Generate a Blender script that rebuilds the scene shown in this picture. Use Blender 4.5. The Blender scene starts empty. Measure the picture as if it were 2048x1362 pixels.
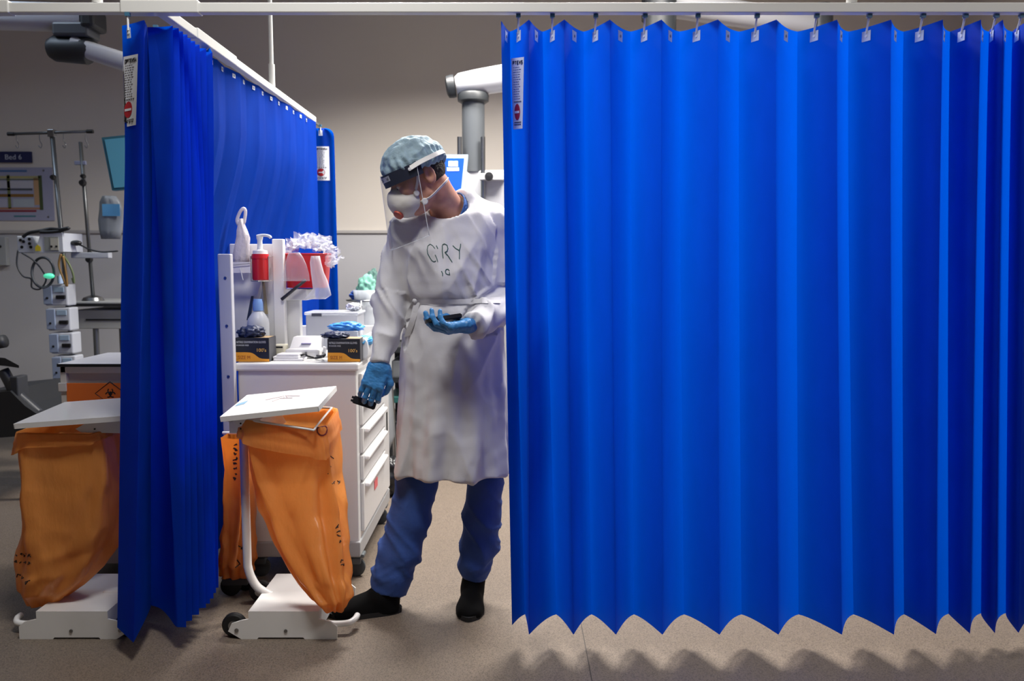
import bpy, bmesh, math, random
import numpy as np
from mathutils import Vector, Matrix, noise
from mathutils.bvhtree import BVHTree
random.seed(7)
R = math.radians
SC = bpy.context.scene
COL = SC.collection

# ------------------------------------------------------------------ camera
EYE = 1.30
PITCH = R(5.4)
FPX = 1650.0
cam_d = bpy.data.cameras.new('camera')
cam = bpy.data.objects.new('camera', cam_d)
COL.objects.link(cam)
cam.location = (0, 0, EYE)
cam.rotation_euler = (math.pi / 2 - PITCH, 0, 0)
cam_d.sensor_width = 36.0
cam_d.lens = FPX * 36.0 / 2048
cam_d.clip_start = 0.05
cam_d.dof.use_dof = True
cam_d.dof.focus_distance = 2.95
cam_d.dof.aperture_fstop = 3.2
SC.camera = cam

# ------------------------------------------------------------------ world, lights, exposure
w = bpy.data.worlds.new('world'); SC.world = w; w.use_nodes = True
w.node_tree.nodes['Background'].inputs[0].default_value = (0.55, 0.62, 0.75, 1)
w.node_tree.nodes['Background'].inputs[1].default_value = 0.05
def area(name, loc, sx, sy, power, col, spread=180, rot=(0, 0, 0)):
    l = bpy.data.lights.new(name, 'AREA'); l.shape = 'RECTANGLE'
    l.size = sx; l.size_y = sy; l.energy = power; l.color = col; l.spread = R(spread)
    o = bpy.data.objects.new(name, l); COL.objects.link(o)
    o.location = loc; o.rotation_euler = rot
    return o
CEIL = 3.45
area('bay_ceiling_light', (0.75, 4.15, CEIL - 0.03), 1.0, 0.5, 130, (1.0, 0.95, 0.89), 150)
area('bay_ceiling_light', (-0.45, 4.60, CEIL - 0.03), 1.0, 0.5, 100, (1.0, 0.95, 0.90), 142)
area('corridor_ceiling_light', (-0.55, 1.75, CEIL - 0.03), 0.6, 0.6, 42, (1.0, 0.97, 0.94), 150)
area('corridor_ceiling_light', (2.2, 0.9, CEIL - 0.03), 0.6, 0.6, 30, (1.0, 0.97, 0.94), 150)
area('left_bay_ceiling_light', (-3.4, 4.6, CEIL - 0.03), 1.2, 0.6, 13, (0.66, 0.80, 1.0), 150)
SC.cycles.max_bounces = 6; SC.cycles.diffuse_bounces = 3; SC.cycles.glossy_bounces = 2; SC.cycles.transparent_max_bounces = 8
SC.cycles.use_adaptive_sampling = True; SC.cycles.adaptive_threshold = 0.05
SC.cycles.caustics_reflective = False; SC.cycles.caustics_refractive = False
SC.view_settings.view_transform = 'Standard'
SC.view_settings.look = 'None'
SC.view_settings.exposure = 0.0
SC.view_settings.gamma = 1.0
SC.view_settings.use_curve_mapping = False

# ------------------------------------------------------------------ helpers
CP, SP = math.cos(PITCH), math.sin(PITCH)
def ray(px, py):
    u, v = (px - 1024) / FPX, -(py - 681) / FPX
    return Vector((u, CP + v * SP, -SP + v * CP))
def P(px, py, Y):                       # point of the place seen at a photo pixel, at depth Y
    d = ray(px, py); t = Y / d.y
    return Vector((d.x * t, Y, EYE + d.z * t))
def F(px, py, z=0.0):                   # point on the horizontal plane z
    d = ray(px, py); t = (z - EYE) / d.z
    return Vector((d.x * t, d.y * t, z))
def X(px, py, Y): return P(px, py, Y).x
def Z(py, Y): return P(1024, py, Y).z

def srgb(h):
    if isinstance(h, str):
        h = h.lstrip('#'); c = [int(h[i:i + 2], 16) / 255 for i in (0, 2, 4)]
    else:
        c = [v / 255 for v in h]
    return tuple(v / 12.92 if v <= 0.04045 else ((v + 0.055) / 1.055) ** 2.4 for v in c) + (1.0,)

def setin(n, names, v):
    for k in names:
        if k in n.inputs:
            n.inputs[k].default_value = v; return
MATS = {}
def mat(name, col, rough=0.5, metal=0.0, noise_amt=0.0, noise_scale=30, bump=0.0, bump_scale=200,
        translucent=0.0, tcol=None, transmission=0.0, alpha=1.0, emit=0.0, coat=0.0, sss=0.0, spec=None, col2=None, stretch=None):
    if name in MATS: return MATS[name]
    m = bpy.data.materials.new(name); m.use_nodes = True
    nt = m.node_tree; N = nt.nodes; L = nt.links
    b = N['Principled BSDF']; out = N['Material Output']
    c = srgb(col)
    b.inputs['Base Color'].default_value = c
    b.inputs['Roughness'].default_value = rough
    b.inputs['Metallic'].default_value = metal
    if spec is not None: setin(b, ['Specular IOR Level'], spec)
    if coat: setin(b, ['Coat Weight'], coat); setin(b, ['Coat Roughness'], 0.15)
    if transmission: setin(b, ['Transmission Weight'], transmission)
    if alpha < 1: b.inputs['Alpha'].default_value = alpha
    if emit:
        setin(b, ['Emission Color'], c); setin(b, ['Emission Strength'], emit)
    if sss:
        setin(b, ['Subsurface Weight'], sss); setin(b, ['Subsurface Radius'], (0.01, 0.004, 0.002)); setin(b, ['Subsurface Scale'], 1.0)
    tc = mp = None
    if noise_amt or bump:
        tc = N.new('ShaderNodeTexCoord')
        mp = N.new('ShaderNodeMapping'); L.new(tc.outputs['Object'], mp.inputs['Vector'])
        if stretch: mp.inputs['Scale'].default_value = stretch
    colsock = None
    if noise_amt:
        n = N.new('ShaderNodeTexNoise'); n.inputs['Scale'].default_value = noise_scale; n.inputs['Detail'].default_value = 5
        L.new(mp.outputs[0], n.inputs['Vector'])
        mx = N.new('ShaderNodeMix'); mx.data_type = 'RGBA'
        c2 = srgb(col2) if col2 else tuple(min(1, v * (1 - noise_amt)) for v in c[:3]) + (1,)
        c1 = c if col2 else tuple(min(1, v * (1 + noise_amt)) for v in c[:3]) + (1,)
        rr = N.new('ShaderNodeMapRange'); rr.inputs['From Min'].default_value = 0.3; rr.inputs['From Max'].default_value = 0.7
        L.new(n.outputs['Fac'], rr.inputs['Value'])
        L.new(rr.outputs[0], mx.inputs['Factor'])
        mx.inputs['A'].default_value = c1; mx.inputs['B'].default_value = c2
        L.new(mx.outputs['Result'], b.inputs['Base Color']); colsock = mx.outputs['Result']
    bm_ = None
    if bump:
        n2 = N.new('ShaderNodeTexNoise'); n2.inputs['Scale'].default_value = bump_scale; n2.inputs['Detail'].default_value = 4
        L.new(mp.outputs[0], n2.inputs['Vector'])
        bm_ = N.new('ShaderNodeBump'); bm_.inputs['Strength'].default_value = bump; bm_.inputs['Distance'].default_value = 0.01
        L.new(n2.outputs['Fac'], bm_.inputs['Height']); L.new(bm_.outputs[0], b.inputs['Normal'])
    if translucent:
        t = N.new('ShaderNodeBsdfTranslucent'); t.inputs['Color'].default_value = srgb(tcol) if tcol else c
        if colsock and not tcol: L.new(colsock, t.inputs['Color'])
        if bm_: L.new(bm_.outputs[0], t.inputs['Normal'])
        ms = N.new('ShaderNodeMixShader'); ms.inputs[0].default_value = translucent
        L.new(b.outputs[0], ms.inputs[1]); L.new(t.outputs[0], ms.inputs[2]); L.new(ms.outputs[0], out.inputs[0])
    MATS[name] = m
    return m
def clear_film(name, col, opacity, rough=0.08):
    # thin clear plastic: mostly see-through with a glossy skin
    if name in MATS: return MATS[name]
    m = bpy.data.materials.new(name); m.use_nodes = True
    nt = m.node_tree; N = nt.nodes; L = nt.links
    b = N['Principled BSDF']; out = N['Material Output']
    b.inputs['Base Color'].default_value = srgb(col); b.inputs['Roughness'].default_value = rough
    tr = N.new('ShaderNodeBsdfTransparent'); ms = N.new('ShaderNodeMixShader')
    fr = N.new('ShaderNodeLayerWeight'); fr.inputs['Blend'].default_value = 0.35
    mr = N.new('ShaderNodeMapRange'); mr.inputs['To Min'].default_value = opacity; mr.inputs['To Max'].default_value = min(1, opacity + 0.4)
    L.new(fr.outputs['Facing'], mr.inputs['Value']); L.new(mr.outputs[0], ms.inputs[0])
    L.new(tr.outputs[0], ms.inputs[1]); L.new(b.outputs[0], ms.inputs[2]); L.new(ms.outputs[0], out.inputs[0])
    MATS[name] = m
    return m

def wloc(o):
    v = Vector((0, 0, 0))
    while o is not None:
        v += o.location; o = o.parent
    return v
def tag(o, label=None, cat=None, group=None, kind=None):
    if label: o['label'] = label
    if cat: o['category'] = cat
    if group: o['group'] = group
    if kind: o['kind'] = kind
    return o
def empty(name, loc, label, cat, group=None):
    o = bpy.data.objects.new(name, None); COL.objects.link(o); o.location = loc; o.empty_display_size = 0.1
    return tag(o, label, cat, group)
def link_mesh(name, me, m, parent=None, smooth=False, at=None):
    o = bpy.data.objects.new(name, me); COL.objects.link(o)
    if m is not None and not me.materials: me.materials.append(m)
    if smooth:
        me.shade_smooth()
    base = Vector(at) if at is not None else (wloc(parent) if parent else None)
    if base is None:
        vs = np.zeros(len(me.vertices) * 3); me.vertices.foreach_get('co', vs); vs = vs.reshape(-1, 3)
        lo, hi = vs.min(0), vs.max(0); base = Vector(((lo[0] + hi[0]) / 2, (lo[1] + hi[1]) / 2, lo[2]))
    me.transform(Matrix.Translation(-base))
    if parent: o.parent = parent; o.location = base - wloc(parent)
    else: o.location = base
    return o

class MB:
    """collects shapes in world coordinates; build() links them as one mesh object"""
    def __init__(s): s.v = []; s.f = []
    def add(s, vs, fs):
        n = len(s.v); s.v += [tuple(v) for v in vs]; s.f += [tuple(i + n for i in f) for f in fs]; return s
    def box(s, lo, hi, bev=0.0, mtx=None):
        bm = bmesh.new(); bmesh.ops.create_cube(bm, size=1)
        lo, hi = Vector(lo), Vector(hi)
        for v in bm.verts:
            v.co = Vector([lo[i] + (v.co[i] + 0.5) * (hi[i] - lo[i]) for i in range(3)])
        if bev: bmesh.ops.bevel(bm, geom=bm.edges[:], offset=bev, segments=2, affect='EDGES', profile=0.5)
        return s.bm(bm, mtx)
    def bm(s, bm, mtx=None):
        if mtx is not None: bm.transform(mtx)
        bm.verts.index_update()
        s.add([v.co[:] for v in bm.verts], [[v.index for v in f.verts] for f in bm.faces]); bm.free(); return s
    def cyl(s, a, b, r, r2=None, n=16, cap=True):
        return s.tube([a, b], [r, r if r2 is None else r2], n, cap)
    def tube(s, pts, r, n=10, cap=True):
        pts = [Vector(p) for p in pts]; rs = r if isinstance(r, (list, tuple)) else [r] * len(pts)
        rings = []; up = None
        for i, p in enumerate(pts):
            t = (pts[min(i + 1, len(pts) - 1)] - pts[max(i - 1, 0)])
            t = t.normalized() if t.length > 1e-9 else Vector((0, 0, 1))
            if up is None:
                up = Vector((0, 0, 1)) if abs(t.z) < 0.9 else Vector((0, 1, 0))
            x = up.cross(t)
            if x.length < 1e-6: x = Vector((1, 0, 0)).cross(t)
            x.normalize(); y = t.cross(x); up = y
            rings.append([p + (x * math.cos(2 * math.pi * k / n) + y * math.sin(2 * math.pi * k / n)) * rs[i] for k in range(n)])
        return s.loft(rings, cap)
    def loft(s, rings, cap=True, closed=True):
        n = len(rings[0]); vs = [v for r_ in rings for v in r_]; fs = []
        for i in range(len(rings) - 1):
            for k in range(n if closed else n - 1):
                k2 = (k + 1) % n
                fs.append((i * n + k, i * n + k2, (i + 1) * n + k2, (i + 1) * n + k))
        if cap and closed:
            fs.append(tuple(range(n - 1, -1, -1))); fs.append(tuple((len(rings) - 1) * n + k for k in range(n)))
        return s.add(vs, fs)
    def lathe(s, base, prof, n=20, axis=Vector((0, 0, 1))):
        base = Vector(base); q = Vector((0, 0, 1)).rotation_difference(Vector(axis).normalized())
        return s.loft([[base + q @ Vector((r * math.cos(2 * math.pi * k / n), r * math.sin(2 * math.pi * k / n), z)) for k in range(n)] for r, z in prof], True)
    def prism(s, poly, ext):
        poly = [Vector(p) for p in poly]; ext = Vector(ext); n = len(poly)
        return s.add(poly + [p + ext for p in poly],
                     [tuple(range(n - 1, -1, -1)), tuple(range(n, 2 * n))] + [(i, (i + 1) % n, n + (i + 1) % n, n + i) for i in range(n)])
    def mesh(s, name):
        me = bpy.data.meshes.new(name); me.from_pydata(s.v, [], s.f); me.update()
        bm = bmesh.new(); bm.from_mesh(me); bmesh.ops.recalc_face_normals(bm, faces=bm.faces); bm.to_mesh(me); bm.free()
        return me
    def build(s, name, m, parent=None, smooth=False, angle=None, at=None):
        me = s.mesh(name)
        if angle is not None:
            me.shade_smooth()
            me.set_sharp_from_angle(angle=R(angle))
            return link_mesh(name, me, m, parent, False, at)
        return link_mesh(name, me, m, parent, smooth, at)

def arc(c, r, a0, a1, n, u, v):
    c, u, v = Vector(c), Vector(u), Vector(v)
    return [c + (u * math.cos(a0 + (a1 - a0) * i / n) + v * math.sin(a0 + (a1 - a0) * i / n)) * r for i in range(n + 1)]
def spline(pts, n=8):
    pts = [Vector(p) for p in pts]; out = []
    for i in range(len(pts) - 1):
        p0, p1, p2, p3 = pts[max(i - 1, 0)], pts[i], pts[i + 1], pts[min(i + 2, len(pts) - 1)]
        for k in range(n):
            t = k / n
            out.append(0.5 * (2 * p1 + (p2 - p0) * t + (2 * p0 - 5 * p1 + 4 * p2 - p3) * t * t + (3 * p1 - p0 - 3 * p2 + p3) * t ** 3))
    out.append(pts[-1]); return out
def text(name, body, m, parent, origin, xdir, ydir, size, align='LEFT', ext=0.0004, width=None):
    """flat lettering as a thin mesh; xdir reading direction, ydir up"""
    c = bpy.data.curves.new(name, 'FONT'); c.body = body; c.size = size; c.align_x = align; c.extrude = ext; c.resolution_u = 3
    o = bpy.data.objects.new(name, c); COL.objects.link(o)
    bpy.context.view_layer.update()
    me = bpy.data.meshes.new_from_object(o.evaluated_get(bpy.context.evaluated_depsgraph_get()))
    bpy.data.objects.remove(o); bpy.data.curves.remove(c)
    xd, yd = Vector(xdir).normalized(), Vector(ydir).normalized(); zd = xd.cross(yd).normalized()
    sx = 1.0
    if width and len(me.vertices):
        xs = [v.co.x for v in me.vertices]; sx = width / max(1e-6, max(xs) - min(xs))
    M = Matrix(((xd.x * sx, yd.x, zd.x, origin[0]), (xd.y * sx, yd.y, zd.y, origin[1]), (xd.z * sx, yd.z, zd.z, origin[2]), (0, 0, 0, 1)))
    me.transform(M); me.materials.clear()
    return link_mesh(name, me, m, parent)

# ---- signed distance shapes, meshed with surface nets
def surfnet(f, lo, hi, h):
    lo = np.array(lo, np.float32); hi = np.array(hi, np.float32)
    n = np.ceil((hi - lo) / h).astype(int) + 1
    ax = [lo[i] + h * np.arange(n[i], dtype=np.float32) for i in range(3)]
    G = np.meshgrid(*ax, indexing='ij')
    V = f(*G).astype(np.float32)
    V[0], V[-1], V[:, 0], V[:, -1], V[:, :, 0], V[:, :, -1] = (np.maximum(a, 1e-3) for a in (V[0], V[-1], V[:, 0], V[:, -1], V[:, :, 0], V[:, :, -1]))
    I = V < 0
    cn = [(a, b, c) for a in (0, 1) for b in (0, 1) for c in (0, 1)]
    S = lambda A, o: A[o[0]:n[0] - 1 + o[0], o[1]:n[1] - 1 + o[1], o[2]:n[2] - 1 + o[2]]
    cnt = sum(S(I, o).astype(np.int8) for o in cn)
    act = (cnt > 0) & (cnt < 8)
    ci = np.argwhere(act)
    if len(ci) == 0: return np.zeros((0, 3)), []
    acc = np.zeros((len(ci), 3), np.float64); num = np.zeros(len(ci))
    val = {o: V[ci[:, 0] + o[0], ci[:, 1] + o[1], ci[:, 2] + o[2]] for o in cn}
    for o in cn:
        for k in range(3):
            if o[k] == 0:
                p = list(o); p[k] = 1; p = tuple(p)
                a, b = val[o], val[p]; mk = (a < 0) != (b < 0)
                t = np.where(mk, a / np.where(mk, a - b, 1), 0)
                pos = np.tile(np.array(o, float), (len(ci), 1)); pos[:, k] += t
                acc[mk] += pos[mk]; num[mk] += 1
    vert = (ci + acc / num[:, None]) * h + lo
    idx = -np.ones(act.shape, np.int64); idx[act] = np.arange(len(ci))
    faces = []
    for k in range(3):
        a = I; sl0 = [slice(None)] * 3; sl1 = [slice(None)] * 3; sl0[k] = slice(0, -1); sl1[k] = slice(1, None)
        d0, d1 = I[tuple(sl0)], I[tuple(sl1)]
        e = np.argwhere(d0 != d1)
        i, j = [q for q in range(3) if q != k]
        e = e[(e[:, i] > 0) & (e[:, j] > 0) & (e[:, i] < n[i] - 1) & (e[:, j] < n[j] - 1)]
        q = []
        for da, db in ((-1, -1), (0, -1), (0, 0), (-1, 0)):
            ee = e.copy(); ee[:, i] += da; ee[:, j] += db; q.append(idx[ee[:, 0], ee[:, 1], ee[:, 2]])
        q = np.stack(q, 1)
        flip = d0[e[:, 0], e[:, 1], e[:, 2]]
        if k == 1: flip = ~flip
        q[~flip] = q[~flip][:, ::-1]
        faces.append(q)
    return vert, np.concatenate(faces)
def sdf_mesh(name, f, lo, hi, h, disp=None, smooth_it=1):
    v, q = surfnet(f, lo, hi, h)
    me = bpy.data.meshes.new(name); me.from_pydata(v.tolist(), [], q.tolist()); me.update()
    bm = bmesh.new(); bm.from_mesh(me)
    for _ in range(smooth_it): bmesh.ops.smooth_vert(bm, verts=bm.verts, factor=0.5, use_axis_x=True, use_axis_y=True, use_axis_z=True)
    if disp:
        bm.normal_update()
        nv = [(vv, vv.normal.copy()) for vv in bm.verts]
        for vv, nn in nv: vv.co += nn * disp(vv.co, nn)
    bmesh.ops.recalc_face_normals(bm, faces=bm.faces)
    bm.to_mesh(me); bm.free(); me.shade_smooth()
    return me
def smin(a, b, k):
    h = np.clip(0.5 + 0.5 * (b - a) / k, 0, 1)
    return b + (a - b) * h - k * h * (1 - h)
def smax(a, b, k): return -smin(-a, -b, k)
def cone(x, y, z, a, b, ra, rb):
    ax, ay, az = a; dx, dy, dz = b[0] - ax, b[1] - ay, b[2] - az
    L2 = dx * dx + dy * dy + dz * dz + 1e-12
    t = np.clip(((x - ax) * dx + (y - ay) * dy + (z - az) * dz) / L2, 0, 1)
    return np.sqrt((x - ax - t * dx) ** 2 + (y - ay - t * dy) ** 2 + (z - az - t * dz) ** 2) - (ra + (rb - ra) * t)
def ell(x, y, z, c, r):
    k0 = np.sqrt(((x - c[0]) / r[0]) ** 2 + ((y - c[1]) / r[1]) ** 2 + ((z - c[2]) / r[2]) ** 2)
    return (k0 - 1) * min(r)
def rbox(x, y, z, c, hs, r):
    qx, qy, qz = np.abs(x - c[0]) - hs[0] + r, np.abs(y - c[1]) - hs[1] + r, np.abs(z - c[2]) - hs[2] + r
    return np.sqrt(np.maximum(qx, 0) ** 2 + np.maximum(qy, 0) ** 2 + np.maximum(qz, 0) ** 2) + np.minimum(np.maximum(qx, np.maximum(qy, qz)), 0) - r
def bvh(o):
    me = o.data; off = wloc(o)
    return BVHTree.FromPolygons([v.co + off for v in me.vertices], [p.vertices[:] for p in me.polygons])
def stroke_marks(name, strokes, target, m, parent, r=0.0012, step=4, lift=0.0004):
    """marks drawn on a surface: polylines laid on the surface as thin raised ink"""
    t = bvh(target); mb = MB(); o = Vector((0, 0, EYE))
    for st in strokes:
        pts = []
        for i in range(len(st) - 1):
            for k in range(step):
                u = k / step; pts.append((st[i][0] + (st[i + 1][0] - st[i][0]) * u, st[i][1] + (st[i + 1][1] - st[i][1]) * u))
        pts.append(st[-1]); run = []
        for p in pts:
            h, nn, _, _ = t.ray_cast(o, ray(*p).normalized())
            if h is None: continue
            if nn.dot(ray(*p)) > 0: nn = -nn
            if run and (h - run[-1]).length > 0.05:
                if len(run) > 1: mb.tube(run, r, 5)
                run = []
            run.append(h + nn * lift)
        if len(run) > 1: mb.tube(run, r, 5)
    if mb.v: return mb.build(name, m, parent)
# ------------------------------------------------------------------ the room
m_wall = mat('wall_paint', '#e3dcd2', 0.7, bump=0.03, bump_scale=300)
m_dado = mat('dado_panel', '#c3c3c6', 0.5)
m_ceil = mat('ceiling_paint', '#cfcfcf', 0.8)
m_trim = mat('dado_trim', '#b9b6b4', 0.45)
def floor_mat():
    m = bpy.data.materials.new('speckled_vinyl'); m.use_nodes = True
    N, L = m.node_tree.nodes, m.node_tree.links; b = N['Principled BSDF']
    tc = N.new('ShaderNodeTexCoord')
    n1 = N.new('ShaderNodeTexNoise'); n1.inputs['Scale'].default_value = 260; n1.inputs['Detail'].default_value = 3
    n2 = N.new('ShaderNodeTexNoise'); n2.inputs['Scale'].default_value = 2.3; n2.inputs['Detail'].default_value = 4
    L.new(tc.outputs['Object'], n1.inputs['Vector']); L.new(tc.outputs['Object'], n2.inputs['Vector'])
    r1 = N.new('ShaderNodeValToRGB'); e = r1.color_ramp.elements
    e[0].position = 0.36; e[0].color = srgb('#5d544b'); e[1].position = 0.60; e[1].color = srgb('#85786a')
    x = e.new(0.46); x.color = srgb('#766a5e')
    L.new(n1.outputs['Fac'], r1.inputs['Fac'])
    mx = N.new('ShaderNodeMix'); mx.data_type = 'RGBA'; mx.blend_type = 'MULTIPLY'; mx.inputs['Factor'].default_value = 0.35
    r2 = N.new('ShaderNodeValToRGB'); r2.color_ramp.elements[0].color = (0.62, 0.62, 0.64, 1); r2.color_ramp.elements[1].color = (1, 1, 1, 1)
    L.new(n2.outputs['Fac'], r2.inputs['Fac'])
    L.new(r1.outputs['Color'], mx.inputs['A']); L.new(r2.outputs['Color'], mx.inputs['B'])
    L.new(mx.outputs['Result'], b.inputs['Base Color'])
    b.inputs['Roughness'].default_value = 0.42
    return m
m_floor = floor_mat()
WB = 6.8                                   # back wall
XL, XR, YF = -6.2, 3.6, -2.6
def plate(name, lo, hi, m):
    return tag(MB().box(lo, hi).build(name, m), kind='structure')
fl = plate('floor', (XL, YF, -0.06), (XR, WB, 0), m_floor)
tag(fl, 'speckled beige grey vinyl floor')
seam = MB()
a, b_ = F(1165, 1262), F(1184, 1362); d = (b_ - a).normalized(); s_ = Vector((d.y, -d.x, 0)) * 0.0016
p0 = a - d * 0.5; p1 = b_ + d * 1.5
seam.prism([p0 - s_, p0 + s_, p1 + s_, p1 - s_], (0, 0, 0.0006))
seam.build('weld_seam', mat('weld_seam', '#4a443f', 0.6), fl)
plate('ceiling', (XL, YF, CEIL), (XR, WB, CEIL + 0.06), m_ceil)
wb = plate('wall_back', (XL, WB, 0), (XR, WB + 0.08, CEIL), m_wall)
plate('wall_left', (XL - 0.08, YF, 0), (XL, WB + 0.08, CEIL), m_wall)
plate('wall_right', (XR, YF, 0), (XR + 0.08, WB + 0.08, CEIL), m_wall)
plate('wall_front', (XL, YF - 0.08, 0), (XR, YF, CEIL), m_wall)
zd = Z(464, WB)
MB().box((XL, WB - 0.012, 0.09), (XR, WB - 0.0005, zd - 0.012)).build('dado_panel', m_dado, wb)
tag(MB().box((XL, WB - 0.03, zd - 0.012), (XR, WB - 0.0005, zd + 0.014), 0.004).build('trim_1', m_trim), kind='structure')
tag(MB().box((XL, WB - 0.022, 0.0), (XR, WB - 0.0005, 0.09), 0.004).build('baseboard_back', mat('skirting', '#6d675f', 0.5)), kind='structure')

# ------------------------------------------------------------------ curtain rails
m_rail = mat('rail_white', '#d8d9d6', 0.35, coat=0.2)
m_white_pl = mat('white_plastic', '#e4e5e6', 0.4)
m_dark_pl = mat('dark_plastic', '#15161a', 0.45)
YR = 2.63
ZR0, ZR1 = 2.064, 2.094
rail = empty('curtain_rail', (0, YR, ZR0), 'long white curtain rail running across the top of the photo', 'curtain rail')
MB().box((-3.9, YR - 0.016, ZR0), (XR - 0.002, YR + 0.016, ZR1), 0.003).build('track', m_rail, rail)
for a, b_ in ((246, 401), (-140, 24)):
    MB().box((X(a, 17, YR), YR - 0.021, ZR0 - 0.002), (X(b_, 17, YR), YR + 0.021, ZR1 + 0.006), 0.003).build('joint_sleeve', m_rail, rail)
for px in (195, 1703, -420, 2500):
    x = X(px, 10, YR)
    MB().cyl((x, YR, ZR1 - 0.002), (x, YR, CEIL), 0.009).cyl((x, YR, ZR1), (x, YR, ZR1 + 0.03), 0.016).build('suspension_rod', m_rail, rail, angle=40)
XS = -1.09
srail = empty('curtain_rail', (XS, 3.6, ZR0), 'white curtain rail running back towards the far wall above the side curtain', 'curtain rail')
MB().box((XS - 0.016, YR + 0.022, ZR0), (XS + 0.016, 4.62, ZR1), 0.003).build('track', m_rail, srail)
MB().box((XS - 0.02, 2.9, ZR0 - 0.002), (XS + 0.02, 3.3, ZR1 + 0.004), 0.003).build('joint_sleeve', m_rail, srail)
MB().box((XS - 0.006, 4.62, ZR0 + 0.002), (XS + 0.006, 4.76, ZR0 + 0.012)).build('end_rod', mat('grey_metal', '#6e7276', 0.35, 0.6), srail)
yh = 3.84
MB().cyl((XS, yh, ZR1), (XS, yh, CEIL), 0.0095).cyl((XS, yh, ZR1), (XS, yh, ZR1 + 0.10), 0.014).build('suspension_rod', m_rail, srail, angle=40)

# ------------------------------------------------------------------ blue curtains
def cloth_mat():
    m = bpy.data.materials.new('blue_curtain_fabric'); m.use_nodes = True
    N, L = m.node_tree.nodes, m.node_tree.links; b = N['Principled BSDF']; out = N['Material Output']
    tc = N.new('ShaderNodeTexCoord'); mp = N.new('ShaderNodeMapping'); mp.inputs['Scale'].default_value = (1, 1, 0.5)
    L.new(tc.outputs['Object'], mp.inputs[0])
    n = N.new('ShaderNodeTexNoise'); n.inputs['Scale'].default_value = 14; n.inputs['Detail'].default_value = 6; L.new(mp.outputs[0], n.inputs['Vector'])
    mr = N.new('ShaderNodeMapRange'); mr.inputs['From Min'].default_value = .3; mr.inputs['From Max'].default_value = .7
    L.new(n.outputs['Fac'], mr.inputs['Value'])
    mx = N.new('ShaderNodeMix'); mx.data_type = 'RGBA'
    mx.inputs['A'].default_value = (0.0, 0.038, 0.40, 1); mx.inputs['B'].default_value = (0.0, 0.052, 0.50, 1)
    L.new(mr.outputs[0], mx.inputs['Factor']); L.new(mx.outputs['Result'], b.inputs['Base Color'])
    b.inputs['Roughness'].default_value = 0.75; setin(b, ['Specular IOR Level'], 0.15)
    t = N.new('ShaderNodeBsdfTranslucent'); t.inputs['Color'].default_value = (0.0, 0.115, 0.85, 1)
    n2 = N.new('ShaderNodeTexNoise'); n2.inputs['Scale'].default_value = 700; L.new(tc.outputs['Object'], n2.inputs['Vector'])
    bp = N.new('ShaderNodeBump'); bp.inputs['Strength'].default_value = 0.12; bp.inputs['Distance'].default_value = 0.002
    L.new(n2.outputs['Fac'], bp.inputs['Height']); L.new(bp.outputs[0], b.inputs['Normal'])
    ms = N.new('ShaderNodeMixShader'); ms.inputs[0].default_value = 0.46
    L.new(b.outputs[0], ms.inputs[1]); L.new(t.outputs[0], ms.inputs[2]); L.new(ms.outputs[0], out.inputs[0])
    return m
m_cur = cloth_mat()
ZT, ZB = 2.03, 0.10
def XZ(px, Y, z): return (px - 1024) / FPX * (Y * CP - (z - EYE) * SP)
def curtain_sheet(prof, zt, zb, rows=36, per=9, wob=0.004, zbf=None):
    """prof: (x_top, y_top, x_bot, y_bot, kind) with kind 'c' crest (crisp) or 't' trough (soft)"""
    S = []
    for i in range(len(prof) - 1):
        A, B = prof[i], prof[i + 1]
        for k in range(per):
            t = k / per
            if A[4] == 't' and B[4] == 'c': s = 1 - math.cos(t * math.pi / 2)
            elif A[4] == 'c' and B[4] == 't': s = math.sin(t * math.pi / 2)
            elif A[4] == 't': s = (1 - math.cos(t * math.pi)) / 2
            else: s = t
            s = 0.6 * s + 0.4 * t
            S.append((A[0] + (B[0] - A[0]) * t, A[1] + (B[1] - A[1]) * s, A[2] + (B[2] - A[2]) * t, A[3] + (B[3] - A[3]) * s))
    S.append(prof[-1][:4])
    mb = MB(); rings = []
    for r_ in range(rows + 1):
        v = r_ / rows; row = []
        for j, q in enumerate(S):
            e = v ** 1.15
            zb_ = zb if zbf is None else zbf(q[2], q[3])
            z = zt + (zb_ - zt) * v
            n = noise.noise((j * 0.13, v * 2.5, 3.1)) * wob * math.sin(math.pi * min(1, v * 1.5 + 0.1))
            row.append((q[0] + (q[2] - q[0]) * e + n, q[1] + (q[3] - q[1]) * e + n * 1.5, z))
        rings.append(row)
    mb.loft(rings, False, False)
    return mb, S
def push(mb, f):
    mb.v = [f(*v) for v in mb.v]; return mb
def sheet_object(name, mb, parent):
    me = bpy.data.meshes.new(name); me.from_pydata(mb.v, [], mb.f); me.update(); me.shade_smooth()
    me.set_sharp_from_angle(angle=R(50))
    return link_mesh(name, me, m_cur, parent)

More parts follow.
